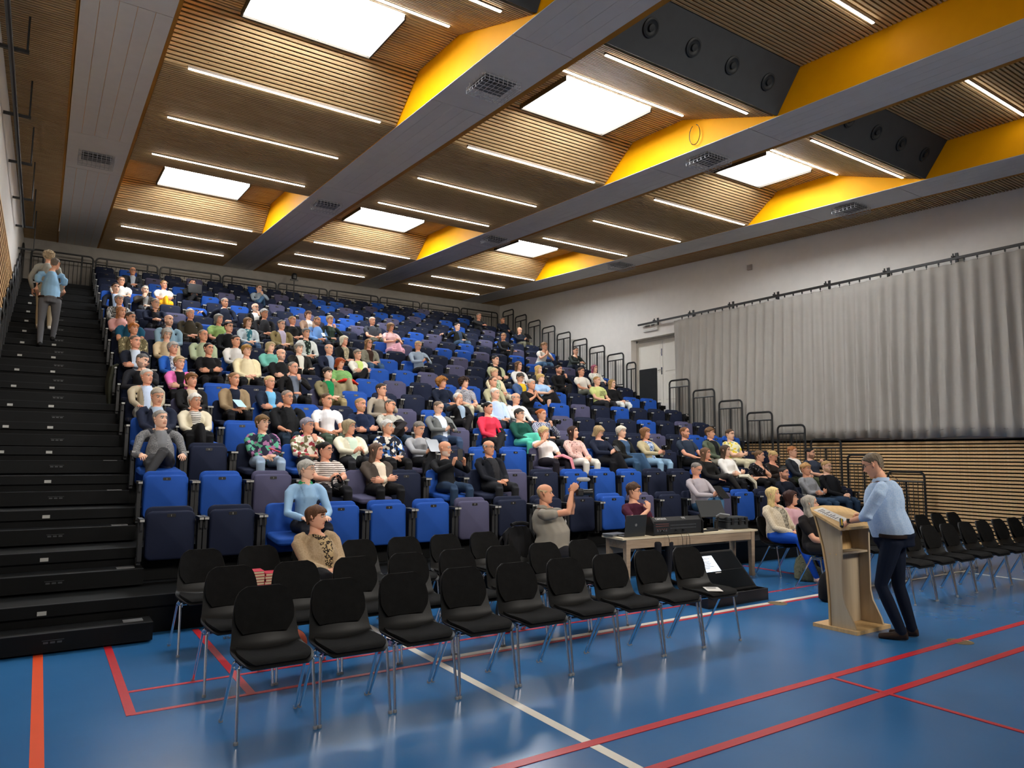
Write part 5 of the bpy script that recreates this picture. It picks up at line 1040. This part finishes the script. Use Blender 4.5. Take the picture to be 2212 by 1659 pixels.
# ================================================================== lectern
OAK = mat('oak', '#c6a06c', .45, pat='wood', col2='#d8b681'); OAKG = mat('oak_pale', '#b5a286', .5, pat='wood', col2='#c2b094', sc=.8)
le = thing('lectern', 'oak lectern with a sloping top and open back, where the speaker stands', 'lectern')
MB().hexa([(6.66, 4.03, 0), (7.26, 4.03, 0), (7.26, 4.50, 0), (6.66, 4.50, 0), (6.66, 4.03, .035), (7.26, 4.03, .035), (7.26, 4.50, .035), (6.66, 4.50, .035)]).obj('base', OAK, le)
poly = [(4.07,.036),(4.09,.10),(4.13,.18),(4.17,.26),(4.19,.36),(4.185,1.005),(4.46,1.135),(4.42,1.0),(4.37,.8),(4.335,.55),(4.32,.3),(4.32,.036)]
for x in (6.70, 7.19): MB().prism(poly, 0, x, x+.025).obj('side_panel', OAKG, le)
fr = [(4.465,1.13),(4.425,1.0),(4.375,.8),(4.34,.55),(4.325,.3),(4.325,.036)]
MB().prism(fr+[(y+.018, z) for y, z in fr[::-1]], 0, 6.69, 7.225).obj('front_panel', OAK, le)
MB().box(6.725, 7.19, 4.20, 4.35, .74, .76).obj('shelf', OAKG, le); MB().box(6.725, 7.19, 4.30, 4.32, .036, .76).obj('inner_panel', OAKG, le)
arc = [(6.56, .0), (6.60, .33), (6.68, .40), (6.95, .43), (7.22, .40), (7.30, .33), (7.34, .0)]
def topz(t): return .985+.40*t
V = [(x, 4.10+t, .995+.42*t) for x, t in arc]+[(x, 4.10+t, 1.02+.42*t) for x, t in arc]; n = len(arc)
MB().add(V, [tuple(range(n)), tuple(range(2*n-1, n-1, -1))]+[(i, (i+1) % n, n+(i+1) % n, n+i) for i in range(n)]).obj('sloping_top', OAK, le)
for z in (.72, .72): pass
for y in (4.24, 4.31): MB().lathe([(.008, 0), (.008, .003), (.001, .003)], 8).obj('screw_cap', OAK, le, loc=(6.70, y, .74)).rotation_euler = (0, -PI/2, 0)
LT = Matrix.Translation((6.95, 4.10, 1.021)) @ Matrix.Rotation(math.atan(.42), 4, 'X')
PAPER = mat('paper', '#d9d5cf', .7, var=.01); INK = mat('ink', '#3d3d42', .7, var=0)
t = thing('notes', 'printed sheets of notes lying on the lectern top', 'paper'); t.matrix_world = LT @ Matrix.Translation((-.16, .24, .0)) @ Matrix.Rotation(R(12), 4, 'Z')
MB().box(-.11, .11, -.16, .16, 0, .003).obj('sheet', PAPER, t); g = MB()
for i in range(9): g.box(-.085, -.085+random.uniform(.05, .16), .12-.022*i, .128-.022*i, .003, .0034)
g.obj('print', INK, t)
t = thing('pen_case', 'black and yellow pen case on the near edge of the lectern', 'pen case'); t.matrix_world = LT @ Matrix.Translation((-.27, .07, .012)) @ Matrix.Rotation(R(35), 4, 'Z')
MB().panel(.24, .035, .02, .01, .004, M=Matrix.Rotation(PI/2, 4, 'X')).obj('case', BLACKPL, t); MB().box(-.11, .11, -.004, .004, .010, .012).obj('stripe', mat('yellow_trim', '#d8b023', .5), t)
# ================================================================== control table and what stands on it
TBL = mat('table_wood', '#8d7a66', .6, pat='wood', col2='#a08c76', sc=3); TOPW = mat('table_top_wood', '#c4b69a', .5, pat='wood', col2='#d0c3a8', sc=3)
TX, TY, TR, TZ = 7.56, 7.09, R(-2.5), .655
ta = thing('control_table', 'long pale wooden table carrying the mixing desk', 'table', (TX, TY, 0), TR)
MB().box(-1.27, 1.27, -.23, .20, TZ-.025, TZ).obj('tabletop', TOPW, ta)
for y in (-.205, .175): MB().box(-1.19, 1.19, y-.012, y+.012, TZ-.14, TZ-.025).obj('apron', TBL, ta)
for x in (-1.19, 1.19): MB().box(x-.012, x+.012, -.205, .175, TZ-.14, TZ-.025).obj('apron', TBL, ta)
for x in (-1.17, 1.17):
    for y in (-.19, .16): MB().hexa([(x-.028, y-.028, 0), (x+.028, y-.028, 0), (x+.028, y+.028, 0), (x-.028, y+.028, 0), (x-.036, y-.036, TZ-.025), (x+.036, y-.036, TZ-.025), (x+.036, y+.036, TZ-.025), (x-.036, y+.036, TZ-.025)]).obj('leg', TBL, ta)
TM = Matrix.Translation((TX, TY, TZ)) @ Matrix.Rotation(TR, 4, 'Z')
def on_table(name, label, cat, x, y, rz=0.):
    t = thing(name, label, cat); t.matrix_world = TM @ Matrix.Translation((x, y, 0)) @ Matrix.Rotation(rz, 4, 'Z'); return t
DARKG = mat('device_dark', '#26292b', .45, var=.03); LIGHTP = mat('legend_white', '#c8c8c6', .5, var=0)
t = on_table('laptop', 'open dark laptop with its back turned, left end of the control table', 'laptop', -1.0, -.02, R(4))
MB().panel(.38, .25, .018, .012, .004, M=Matrix.Translation((0, .0, .01)) @ Matrix.Rotation(PI/2, 4, 'X')).obj('keyboard_base', DARKG, t)
ld = MB().panel(.38, .27, .01, .012, .003, M=Matrix.Translation((0, -.14, .148)) @ Matrix.Rotation(R(8), 4, 'X')).obj('screen_lid', DARKG, t)
g = MB(); g.tube([(-.0, 0, .018), (.014, 0, .010), (.012, 0, -.010), (0, 0, -.018), (-.012, 0, -.010), (-.014, 0, .010)], .002, 5, closed=True); g.tube([(0, 0, .01), (0, 0, -.006)], .0018, 5); g.obj('lid_emblem', LIGHTP, ld, loc=(0.0, -.147, .155))
t = on_table('notebook_computer', 'closed grey notebook computer at the left table edge', 'laptop', -1.14, .08, R(8)); MB().panel(.3, .2, .03, .012, .004, M=Matrix.Translation((0, 0, .016)) @ Matrix.Rotation(PI/2, 4, 'X')).obj('case', mat('device_grey', '#55585b', .4), t)
mx = on_table('mixing_desk', 'black digital mixing desk with its socket panel facing the hall', 'mixing desk', -.27, -.02)
MB().prism([(-.17, .012), (-.17, .185), (-.115, .235), (-.06, .215), (.24, .07), (.24, .012)], 0, -.44, .44).obj('body', mat('desk_black', '#1c1d1f', .45, var=.05), mx)
MB().prism([(-.19, .0), (-.19, .16), (-.125, .25), (-.05, .225), (.25, .075), (.25, .0)], 0, -.46, -.44).obj('end_cheek', BLACKPL, mx); MB().prism([(-.19, .0), (-.19, .16), (-.125, .25), (-.05, .225), (.25, .075), (.25, .0)], 0, .44, .46).obj('end_cheek', BLACKPL, mx)
tm = text_mesh('YAMAHA', .048, .001); tm.materials.append(LIGHTP); o = put('lettering', tm, mx, (-.29, -.146, .213), (R(42), 0, 0))
tm = text_mesh('TF5', .045, .001); tm.materials.append(LIGHTP); o = put('lettering', tm, mx, (.12, -.146, .213), (R(42), 0, 0))
g = MB()
for r_, z in ((16, .12), (16, .075)):
    for i in range(r_): g.lathe([(.0075, 0), (.0075, .004), (.002, .004)], 8, c=(0, 0, 0)); 
socks = MB()
for z in (.125, .085):
    for i in range(20): socks.box(-.14+.024*i, -.126+.024*i, -.175, -.170, z-.007, z+.007)
for i in range(4): socks.box(-.38+.05*i, -.355+.05*i, -.175, -.170, .05, .07)
socks.obj('socket_row', mat('socket_steel', '#5f6265', .4, .5, var=0), mx)
g = MB()
for z in (.145, .118): g.box(-.40, -.17, -.174, -.170, z, z+.004)
for i in range(5): g.box(-.38+.04*i, -.36+.04*i, -.174, -.170, .078, .083)
g.obj('panel_legend', mat('legend_red', '#8a5a56', .5, var=0), mx)
for i, (x, dx, z1) in enumerate(((-.30, .06, -.30), (-.05, .05, -.34), (.08, .05, -.30), (.10, -.04, -.2))):
    g = MB(); g.tube([(x, -.172, .06), (x, -.20, .06)], .009, 6); g.tube([(x, -.20, .06), (x+dx*.4, -.25, .03), (x+dx*.8, -.265, -.05), (x+dx, -.262, z1)], .004, 5); g.obj('cable', BLACKPL, mx)
t = on_table('tilted_display', 'dark tilted display on an arm between mixing desk and hard case', 'monitor', .63, .03, R(-14))
MB().panel(.42, .27, .02, .01, .004, M=Matrix.Translation((-.02, .02, .30)) @ Matrix.Rotation(R(-32), 4, 'X')).obj('display_back', DARKG, t)
MB().tube([(0, .05, .28), (.06, -.05, .19), (.05, .0, .05)], .016, 8).obj('arm', BLACKPL, t); MB().panel(.20, .12, .02, .01, .004, M=Matrix.Translation((.12, -.06, .20)) @ Matrix.Rotation(R(60), 4, 'X') @ Matrix.Rotation(R(15), 4, 'Y')).obj('side_plate', mat('plate_grey', '#8c8f92', .4), t)
g = MB(); g.box(-.05, .16, -.03, .10, 0, .02); g.tube([(.05, 0, .02), (.05, 0, .12)], .03, 8); g.obj('foot_clamp', BLACKPL, t)
t = on_table('keyboard', 'slim dark keyboard under the tilted display', 'keyboard', .42, -.08, R(3)); MB().panel(.30, .11, .015, .01, .003, M=Matrix.Translation((0, 0, .008)) @ Matrix.Rotation(PI/2, 4, 'X')).obj('case', BLACKPL, t); g = MB()
for r_ in range(4):
    for c in range(12): g.box(-.135+.0225*c, -.118+.0225*c, -.045+.024*r_, -.027+.024*r_, .015, .019)
g.obj('keys', DARKG, t)
t = on_table('paper_slip', 'white paper slips beside the tilted display', 'paper', .80, -.09, R(20)); MB().box(-.09, .09, -.05, .05, 0, .003).obj('sheet', PAPER, t); MB().box(-.05, .12, -.03, .08, .003, .006).obj('sheet', PAPER, t)
hc_ = on_table('hard_case', 'black hard equipment case at the right end of the control table', 'case', 1.02, .03, R(-5)); HCM = mat('case_plastic', '#2d3033', .5, var=.05)
MB().panel(.42, .26, .115, .035, .012, M=Matrix.Translation((0, 0, .06)) @ Matrix.Rotation(PI/2, 4, 'X')).obj('case_body', HCM, hc_)
MB().panel(.455, .295, .018, .04, .005, M=Matrix.Translation((0, 0, .12)) @ Matrix.Rotation(PI/2, 4, 'X')).obj('rim', HCM, hc_)
MB().panel(.42, .26, .05, .035, .012, M=Matrix.Translation((0, 0, .15)) @ Matrix.Rotation(PI/2, 4, 'X')).obj('case_lid', HCM, hc_)
for x in (-.12, .02, .14): MB().box(x-.022, x+.022, -.155, -.13, .075, .165).obj('latch', BLACKPL, hc_)
# ---- floor monitor facing the speaker
fm_ = thing('floor_monitor', 'black display tilted back in a tray on the floor, showing a white slide', 'monitor')
g = MB(); g.box(6.36, 7.42, 5.60, 6.10, 0, .05); g.box(6.36, 7.42, 5.60, 5.62, .05, .135); g.box(6.36, 7.42, 6.08, 6.10, .05, .135); g.box(6.36, 6.38, 5.62, 6.08, .05, .135); g.box(7.40, 7.42, 5.62, 6.08, .05, .135); g.obj('tray', BLACKPL, fm_)
MM = Matrix.Translation((6.86, 5.90, .33)) @ Matrix.Rotation(R(-43), 4, 'X')
MB().panel(.96, .56, .05, .02, .008, M=MM).obj('display_case', BLACKPL, fm_)
sc_ = MB().panel(.90, .50, .004, .006, .001, M=MM @ Matrix.Translation((0, -.026, 0))).obj('screen', mat('screen_glass', '#14171a', .12, var=0), fm_)
MB().panel(.34, .22, .002, .004, .0005, M=MM @ Matrix.Translation((-.12, -.030, .10))).obj('slide', mat('slide_white', '#cfdbe8', emit=.9), sc_)
g = MB()
for i in range(7):
    w = .24 if i == 0 else random.uniform(.1, .26); p = MM @ Matrix.Translation((-.12-.14+w/2, -.0325, .17-.022*i)); g.add([p @ Vector((a*w/2, 0, b*.004)) for a, b in ((-1, -1), (1, -1), (1, 1), (-1, 1))], [(0, 1, 2, 3)])
g.obj('slide_text', mat('slide_ink', '#8d97a5', .6, var=0), sc_)
p = MM @ Matrix.Translation((-.02, -.031, -.03)); MB().add([p @ Vector(q) for q in ((-.05, 0, -.005), (.05, 0, -.005), (.05, 0, .005), (-.05, 0, .005))], [(0, 1, 2, 3)]).obj('mark', LIGHTP, sc_)
p = MM @ Matrix.Translation((.0, -.0305, -.005)); MB().add([p @ Vector(q) for q in ((-.44, 0, -.002), (.44, 0, -.002), (.44, 0, .002), (-.44, 0, .002))], [(0, 1, 2, 3)]).obj('seam', DARKG, sc_)
# ================================================================== books, papers, bags, held things
RB = mat('red_book_cover', '#b8243c', .55, var=.1); RB2 = mat('dark_red_book_cover', '#a3414a', .55, var=.1); PG = mat('book_pages', '#cbb795', .8, var=.1)
def book(x, y, z, rz, m, label, group, w=.125, d=.18, h=.024):
    t = thing('book', label, 'book', (x, y, z), rz, group)
    c = MB(); c.box(-w/2, w/2, -d/2, d/2, 0, .0025); c.box(-w/2, w/2, -d/2, d/2, h-.0025, h); c.box(-w/2, -w/2+.003, -d/2, d/2, 0, h); c.obj('cover', m, t)
    MB().box(-w/2+.003, w/2-.004, -d/2+.004, d/2-.004, .0025, h-.0025).obj('pages', PG, t)
for col in range(3):
    for k in range(7 - (col == 1)):
        book(CX(1)-.10+.13*col, 6.78+random.uniform(-.008, .008), .475+.0245*k, R(90*0)+random.uniform(-.06, .06), RB2 if (k+col) % 3 else RB, 'red book, %s from the bottom in the %s stack on the rear row chair' % (ORD[k+1], ('left', 'middle', 'right')[col]), 'red books stacked on the rear row chair', d=.17)
for k in range(2): book(CX(0)+.10, 5.62, .475+.03*k, R(6), RB, 'crimson book on the middle row chair, %s' % ('bottom of its pile', 'middle of its pile')[k], 'crimson books on the middle row chair', h=.029)
book(CX(0)+.13, 5.63, .535, R(24), RB, 'crimson book lying askew on top of the middle row chair pile', 'crimson books on the middle row chair', h=.022)
t = thing('programme_sheet', 'white printed sheet left on the last chair of the nearest row', 'paper', (CX(8)-.02, 4.60, .478), R(-35)); MB().box(-.07, .07, -.10, .10, 0, .003).obj('sheet', PAPER, t); g = MB(); g.box(-.05, .04, .03, .06, .003, .0035); g.obj('print', INK, t)
def bag(x, y, z, label, m, s=1., name='backpack', rz=0.):
    t = thing(name, label, 'bag', (x, y, z), rz)
    MB().limb_ if False else None
    b = MB(); b.tube([(0, 0, 0), (0, 0, .04), (0, .01, .18), (0, .02, .30), (0, .02, .36)], [(.13*s, .09*s), (.17*s, .12*s), (.16*s, .11*s), (.12*s, .08*s), (.05*s, .04*s)], 14, ref=(1, 0, 0)); b.obj('body', m, t, True)
    MB().tube([(-.05*s, -.09*s, .30), (0, -.13*s, .37), (.05*s, -.09*s, .30)], .01, 6).obj('handle', m, t)
    MB().tube([(0, -.1*s, .06), (0, -.115*s, .10), (0, -.11*s, .16), (0, -.09*s, .19)], [(.05*s, .03), (.10*s, .045), (.10*s, .04), (.05*s, .02)], 10, ref=(1, 0, 0)).obj('pocket', m, t, True)
bag(9.0, 6.15, 0, 'grey-green camouflage backpack on the floor by the blond woman', mat('camo_bag', '#6f7059', .9, pat='blotch', col2='#7d7d66', col3='#4b4d3e'), rz=R(20))
bag(7.95, 5.10, 0, 'black backpack on the floor behind the lectern', mat('black_bag', '#17171a', .8))
bag(3.9, 6.0, 0, 'small black bag on the floor between the chair rows', mat('black_bag', '#17171a', .8), .7)
t = thing('basketball', 'orange ball on the floor under the middle chair row', 'ball', (1.86, 6.12, .12)); pr = [(.12*math.sin(a), -.12*math.cos(a)) for a in np.linspace(.02, PI-.02, 14)]
MB().lathe(pr, 20).obj('skin', mat('ball_orange', '#a3482e', .6), t, True); g = MB()
for q in (0, PI/2): g.tube([(.1205*math.sin(a)*math.cos(q), .1205*math.sin(a)*math.sin(q), .1205*math.cos(a)) for a in np.linspace(0, 2*PI, 28, endpoint=False)], .0022, 4, closed=True)
g.obj('seam', BLACKPL, t)
# jacket over the back of a rear chair
jx, jy = CX(7), 6.865+.245; prof = []
t = thing('jacket', 'black jacket hung over a chair back beside the man filming', 'jacket', (jx, jy, 0)); b = MB(); V = []; nx = 15
path = [(-.055, .44), (-.068, .55), (-.06, .68), (-.045, .80), (-.01, .865), (.03, .86), (.06, .79), (.085, .62), (.10, .45), (.11, .30)]
for i, (y, z) in enumerate(path):
    for j in range(nx):
        s = -1+2*j/(nx-1); w = .225+.05*(i > 5)+.012*math.sin(i*1.7); V.append((s*w, y+.012*math.sin(j*1.9+i*.8)+(.03*s*s if i < 5 else -.01*s*s), z-.10*abs(s)**3*(1 if 2 < i < 7 else .4)+.008*math.sin(j*2.7)))
F = [(i*nx+j, i*nx+j+1, (i+1)*nx+j+1, (i+1)*nx+j) for i in range(len(path)-1) for j in range(nx-1)]
o = b.add(V, F).obj('cloth', mat('jacket_cloth', '#1b1b1d', .85, bump=.3, sc=.6), t, True); md = o.modifiers.new('solid', 'SOLIDIFY'); md.thickness = .02
MB().tube([(-.12, -.02, .885), (-.05, .0, .90), (.05, .0, .90), (.12, -.02, .885)], .022, 8).obj('collar', mat('jacket_cloth', '#1b1b1d', .85, bump=.3, sc=.6), t, True)
# video camera in the raised hands
t = thing('video_camera', 'black video camera with a furry grey microphone held up by the man filming', 'camera'); t.matrix_world = CAMROOT @ Matrix.Translation((.01, -.34, .80)) @ Matrix.Rotation(R(20), 4, 'Z') @ Matrix.Diagonal((1, 1, 1, 1))
MB().panel(.12, .085, .07, .015, .006).obj('camera_body', BLACKPL, t); l = MB().lathe([(.032, 0), (.036, .01), (.036, .09), (.040, .10), (.040, .125), (.030, .125), (.026, .10)], 18).obj('lens', BLACKPL, t, True); l.location = (0, -.03, 0); l.rotation_euler = (PI/2, 0, 0)
MB().tube([(0, 0, .04), (0, .01, .10), (0, -.02, .13)], .008, 6).obj('mount', BLACKPL, t); mi_ = MB().lathe([(.006, -.085), (.022, -.07), (.027, -.03), (.027, .03), (.021, .065), (.006, .08)], 14).obj('microphone', mat('fur_grey', '#a3a3a1', .95, bump=.8, sc=5), t, True); mi_.location = (0, -.05, .15); mi_.rotation_euler = (PI/2, 0, 0)
# things held by people in the rows
BLK = mat('phone_black', '#101113', .25, var=0); REDP = mat('red_phone_case', '#c02434', .4, var=0)
def slab(root, name, label, cat, w, h, th, loc, rx, m, rz=0.):
    t = thing(name, label, cat); t.matrix_world = root @ Matrix.Translation(loc) @ Matrix.Rotation(R(rz), 4, 'Z') @ Matrix.Rotation(R(rx), 4, 'X')
    MB().panel(w, h, th, min(w, h)*.1, .002).obj('case', m, t)
    MB().panel(w*.93, h*.93, .001, min(w, h)*.07, .0003).obj('screen', mat('screen_glass', '#14171a', .12, var=0), t, loc=(0, th/2+.0006, 0)); return t
def lump(root, name, label, cat, pts, rad, m):
    t = thing(name, label, cat); t.matrix_world = root; b = MB().tube(pts, rad, 10, ref=(0, 0, 1)); n = len(b.v); r = np.random.default_rng(n)
    b.v = [tuple(np.array(q)+r.normal(0, .006, 3)) for q in b.v]; b.obj('cloth', m, t, True)
for (row, u, v, lab, k), root in zip(AUD, ROOTS):
    who = 'held by the person in '+lab.split(',')[0].split(' and ')[0]
    if 'red phone' in lab: slab(root, 'phone', 'red phone '+who, 'phone', .078, .155, .012, (.05, -.40, .25), -70, REDP, 60)
    elif 'typing on a phone' in lab or 'looking at a phone' in lab or 'holding a phone' in lab or 'with a phone' in lab: slab(root, 'phone', 'black phone '+who, 'phone', .078, .155, .010, (0, -.41, .34 if 'pose' in k and k['pose'] == 'phone' else .28), -50, BLK)
    elif 'holding up a phone' in lab: slab(root, 'phone', 'black phone raised upright '+who, 'phone', .08, .165, .010, (0, -.37, .56), -5, BLK)
    elif 'tablet' in lab: slab(root, 'tablet', 'dark tablet '+who, 'tablet', .20, .27, .012, (0, -.43, .34), -45, BLK)
    elif 'laptop' in lab:
        t = slab(root, 'laptop', 'open black laptop raised on the lap of the person in black clothes', 'laptop', .34, .25, .012, (0, -.40, .40), -5, BLK); MB().panel(.34, .24, .014, .01, .003).obj('keyboard_base', BLK, t, loc=(0, .12, -.13)).rotation_euler = (PI/2, 0, 0)
    elif 'camera' in lab or 'photographing' in lab:
        t = thing('camera', 'small black camera '+who, 'camera'); t.matrix_world = root @ Matrix.Translation((0, -.42, .37)) if 'chin' not in k.get('pose', '') else root @ Matrix.Translation((.06, -.33, .48))
        MB().panel(.13, .085, .05, .014, .005).obj('camera_body', BLK, t); l = MB().lathe([(.03, 0), (.034, .01), (.034, .06), (.025, .06)], 14).obj('lens', BLK, t, True); l.location = (0, -.02, 0); l.rotation_euler = (PI/2, 0, 0)
    if 'leaflet' in lab: slab(root, 'leaflet', 'pale blue leaflet '+who, 'paper', .15, .21, .003, (0, -.36, .27), -55, mat('leaflet', '#a9cbd8', .6, var=.02), 20)
    if 'red cloth' in lab: lump(root, 'cloth', 'crumpled red cloth on the lap of the red-haired person', 'cloth', [(-.16, -.28, .20), (-.05, -.36, .23), (.08, -.40, .22), (.2, -.36, .16)], [(.05, .02), (.09, .035), (.08, .03), (.04, .02)], mat('red_cloth', '#cf3328', .9, bump=.3))
    if 'pink cloth' in lab: lump(root, 'cloth', 'pink cloth on the lap of the person in the white blouse', 'cloth', [(-.02, -.25, .18), (.08, -.36, .20), (.17, -.46, .15), (.2, -.50, -.05)], [(.06, .02), (.10, .035), (.09, .03), (.05, .02)], mat('pink_cloth', '#d98a95', .9, bump=.3))
    if 'dark jacket on lap' in lab: lump(root, 'jacket', 'dark rolled jacket on the lap of the person with tilted head', 'jacket', [(.0, -.26, .16), (.02, -.28, .26), (.03, -.27, .36), (.04, -.22, .40)], [(.13, .07), (.15, .09), (.12, .07), (.06, .04)], mat('dark_cloth', '#2d2a2c', .9, bump=.3))
    if 'cloth bag' in lab: lump(root, 'cloth_bag', 'cream cloth bag on the lap of the person in the white shirt', 'bag', [(-.1, -.3, .20), (0, -.42, .2), (.08, -.5, .08), (.1, -.52, -.04)], [(.07, .03), (.12, .05), (.10, .04), (.04, .02)], mat('cream_cloth', '#cfc8b2', .9, bump=.2))
    if 'black strap' in lab: lump(root, 'strap', 'black looped strap in the hands of the person in the striped T-shirt', 'strap', [(.07*math.cos(a), -.40, .20+.08*math.sin(a)) for a in np.linspace(0, 6, 14)], [.009]*14, BLK)
t = thing('coat', 'dark olive coat hanging over the aisle armrest in the seventh row', 'coat', (.93, yr(7)+.02, zk(7)+.15)); b = MB()
b.tube([(0, 0, -.3), (-.02, 0, -.05), (-.03, .0, .25), (.0, .02, .50), (.08, .03, .56)], [(.03, .14), (.05, .20), (.06, .2), (.05, .18), (.03, .12)], 10, ref=(0, 1, 0)); b.obj('cloth', mat('olive_cloth', '#2f3026', .9, bump=.3), t, True)
t = thing('white_bag', 'white plastic bag on the lap of the person in the beige mohair cardigan', 'bag', (2.42, 6.50, .56)); b = MB(); b.tube([(-.10, 0, 0), (0, -.02, .03), (.10, -.02, .0)], [(.06, .05), (.10, .08), (.05, .04)], 10, ref=(0, 0, 1)); r = np.random.default_rng(3); b.v = [tuple(np.array(q)+r.normal(0, .008, 3)) for q in b.v]; b.obj('film', mat('plastic_film', '#dcdcd8', .3), t, True)
t = thing('name_tag', 'white name tag on the chest of the man filming', 'badge'); t.matrix_world = CAMROOT @ Matrix.Translation((.09, -.17, .44)) @ Matrix.Rotation(R(14), 4, 'Z') @ Matrix.Rotation(R(-18), 4, 'Y'); MB().panel(.075, .05, .004, .004, .001).obj('card', PAPER, t)
g = MB()
for i in range(3): g.box(-.028, .028, -.0028, -.0022, .010-.011*i, .013-.011*i)
g.obj('print', mat('tag_red', '#8d4a48', .6, var=0), t)
# printed lettering on the yellow-green T-shirt
for (row, u, v, lab, k), root in zip(AUD, ROOTS):
    if 'dark lettering' in lab:
        g = MB(); r = np.random.default_rng(5)
        for i in range(4):
            x = -.10
            while x < .08: w = r.uniform(.01, .03); g.box(x, x+w, -.137, -.133, .40-.035*i, .412-.035*i); x += w+.008
        o = g.obj('shirt_print', INK); o.matrix_world = root; p = min((q for q in bpy.data.objects if q.name.startswith('person')), key=lambda q: (q.matrix_world.translation-root.translation).length)
        o.parent = p; o.matrix_parent_inverse = Matrix(); o.matrix_local = Matrix()
bpy.context.view_layer.update()
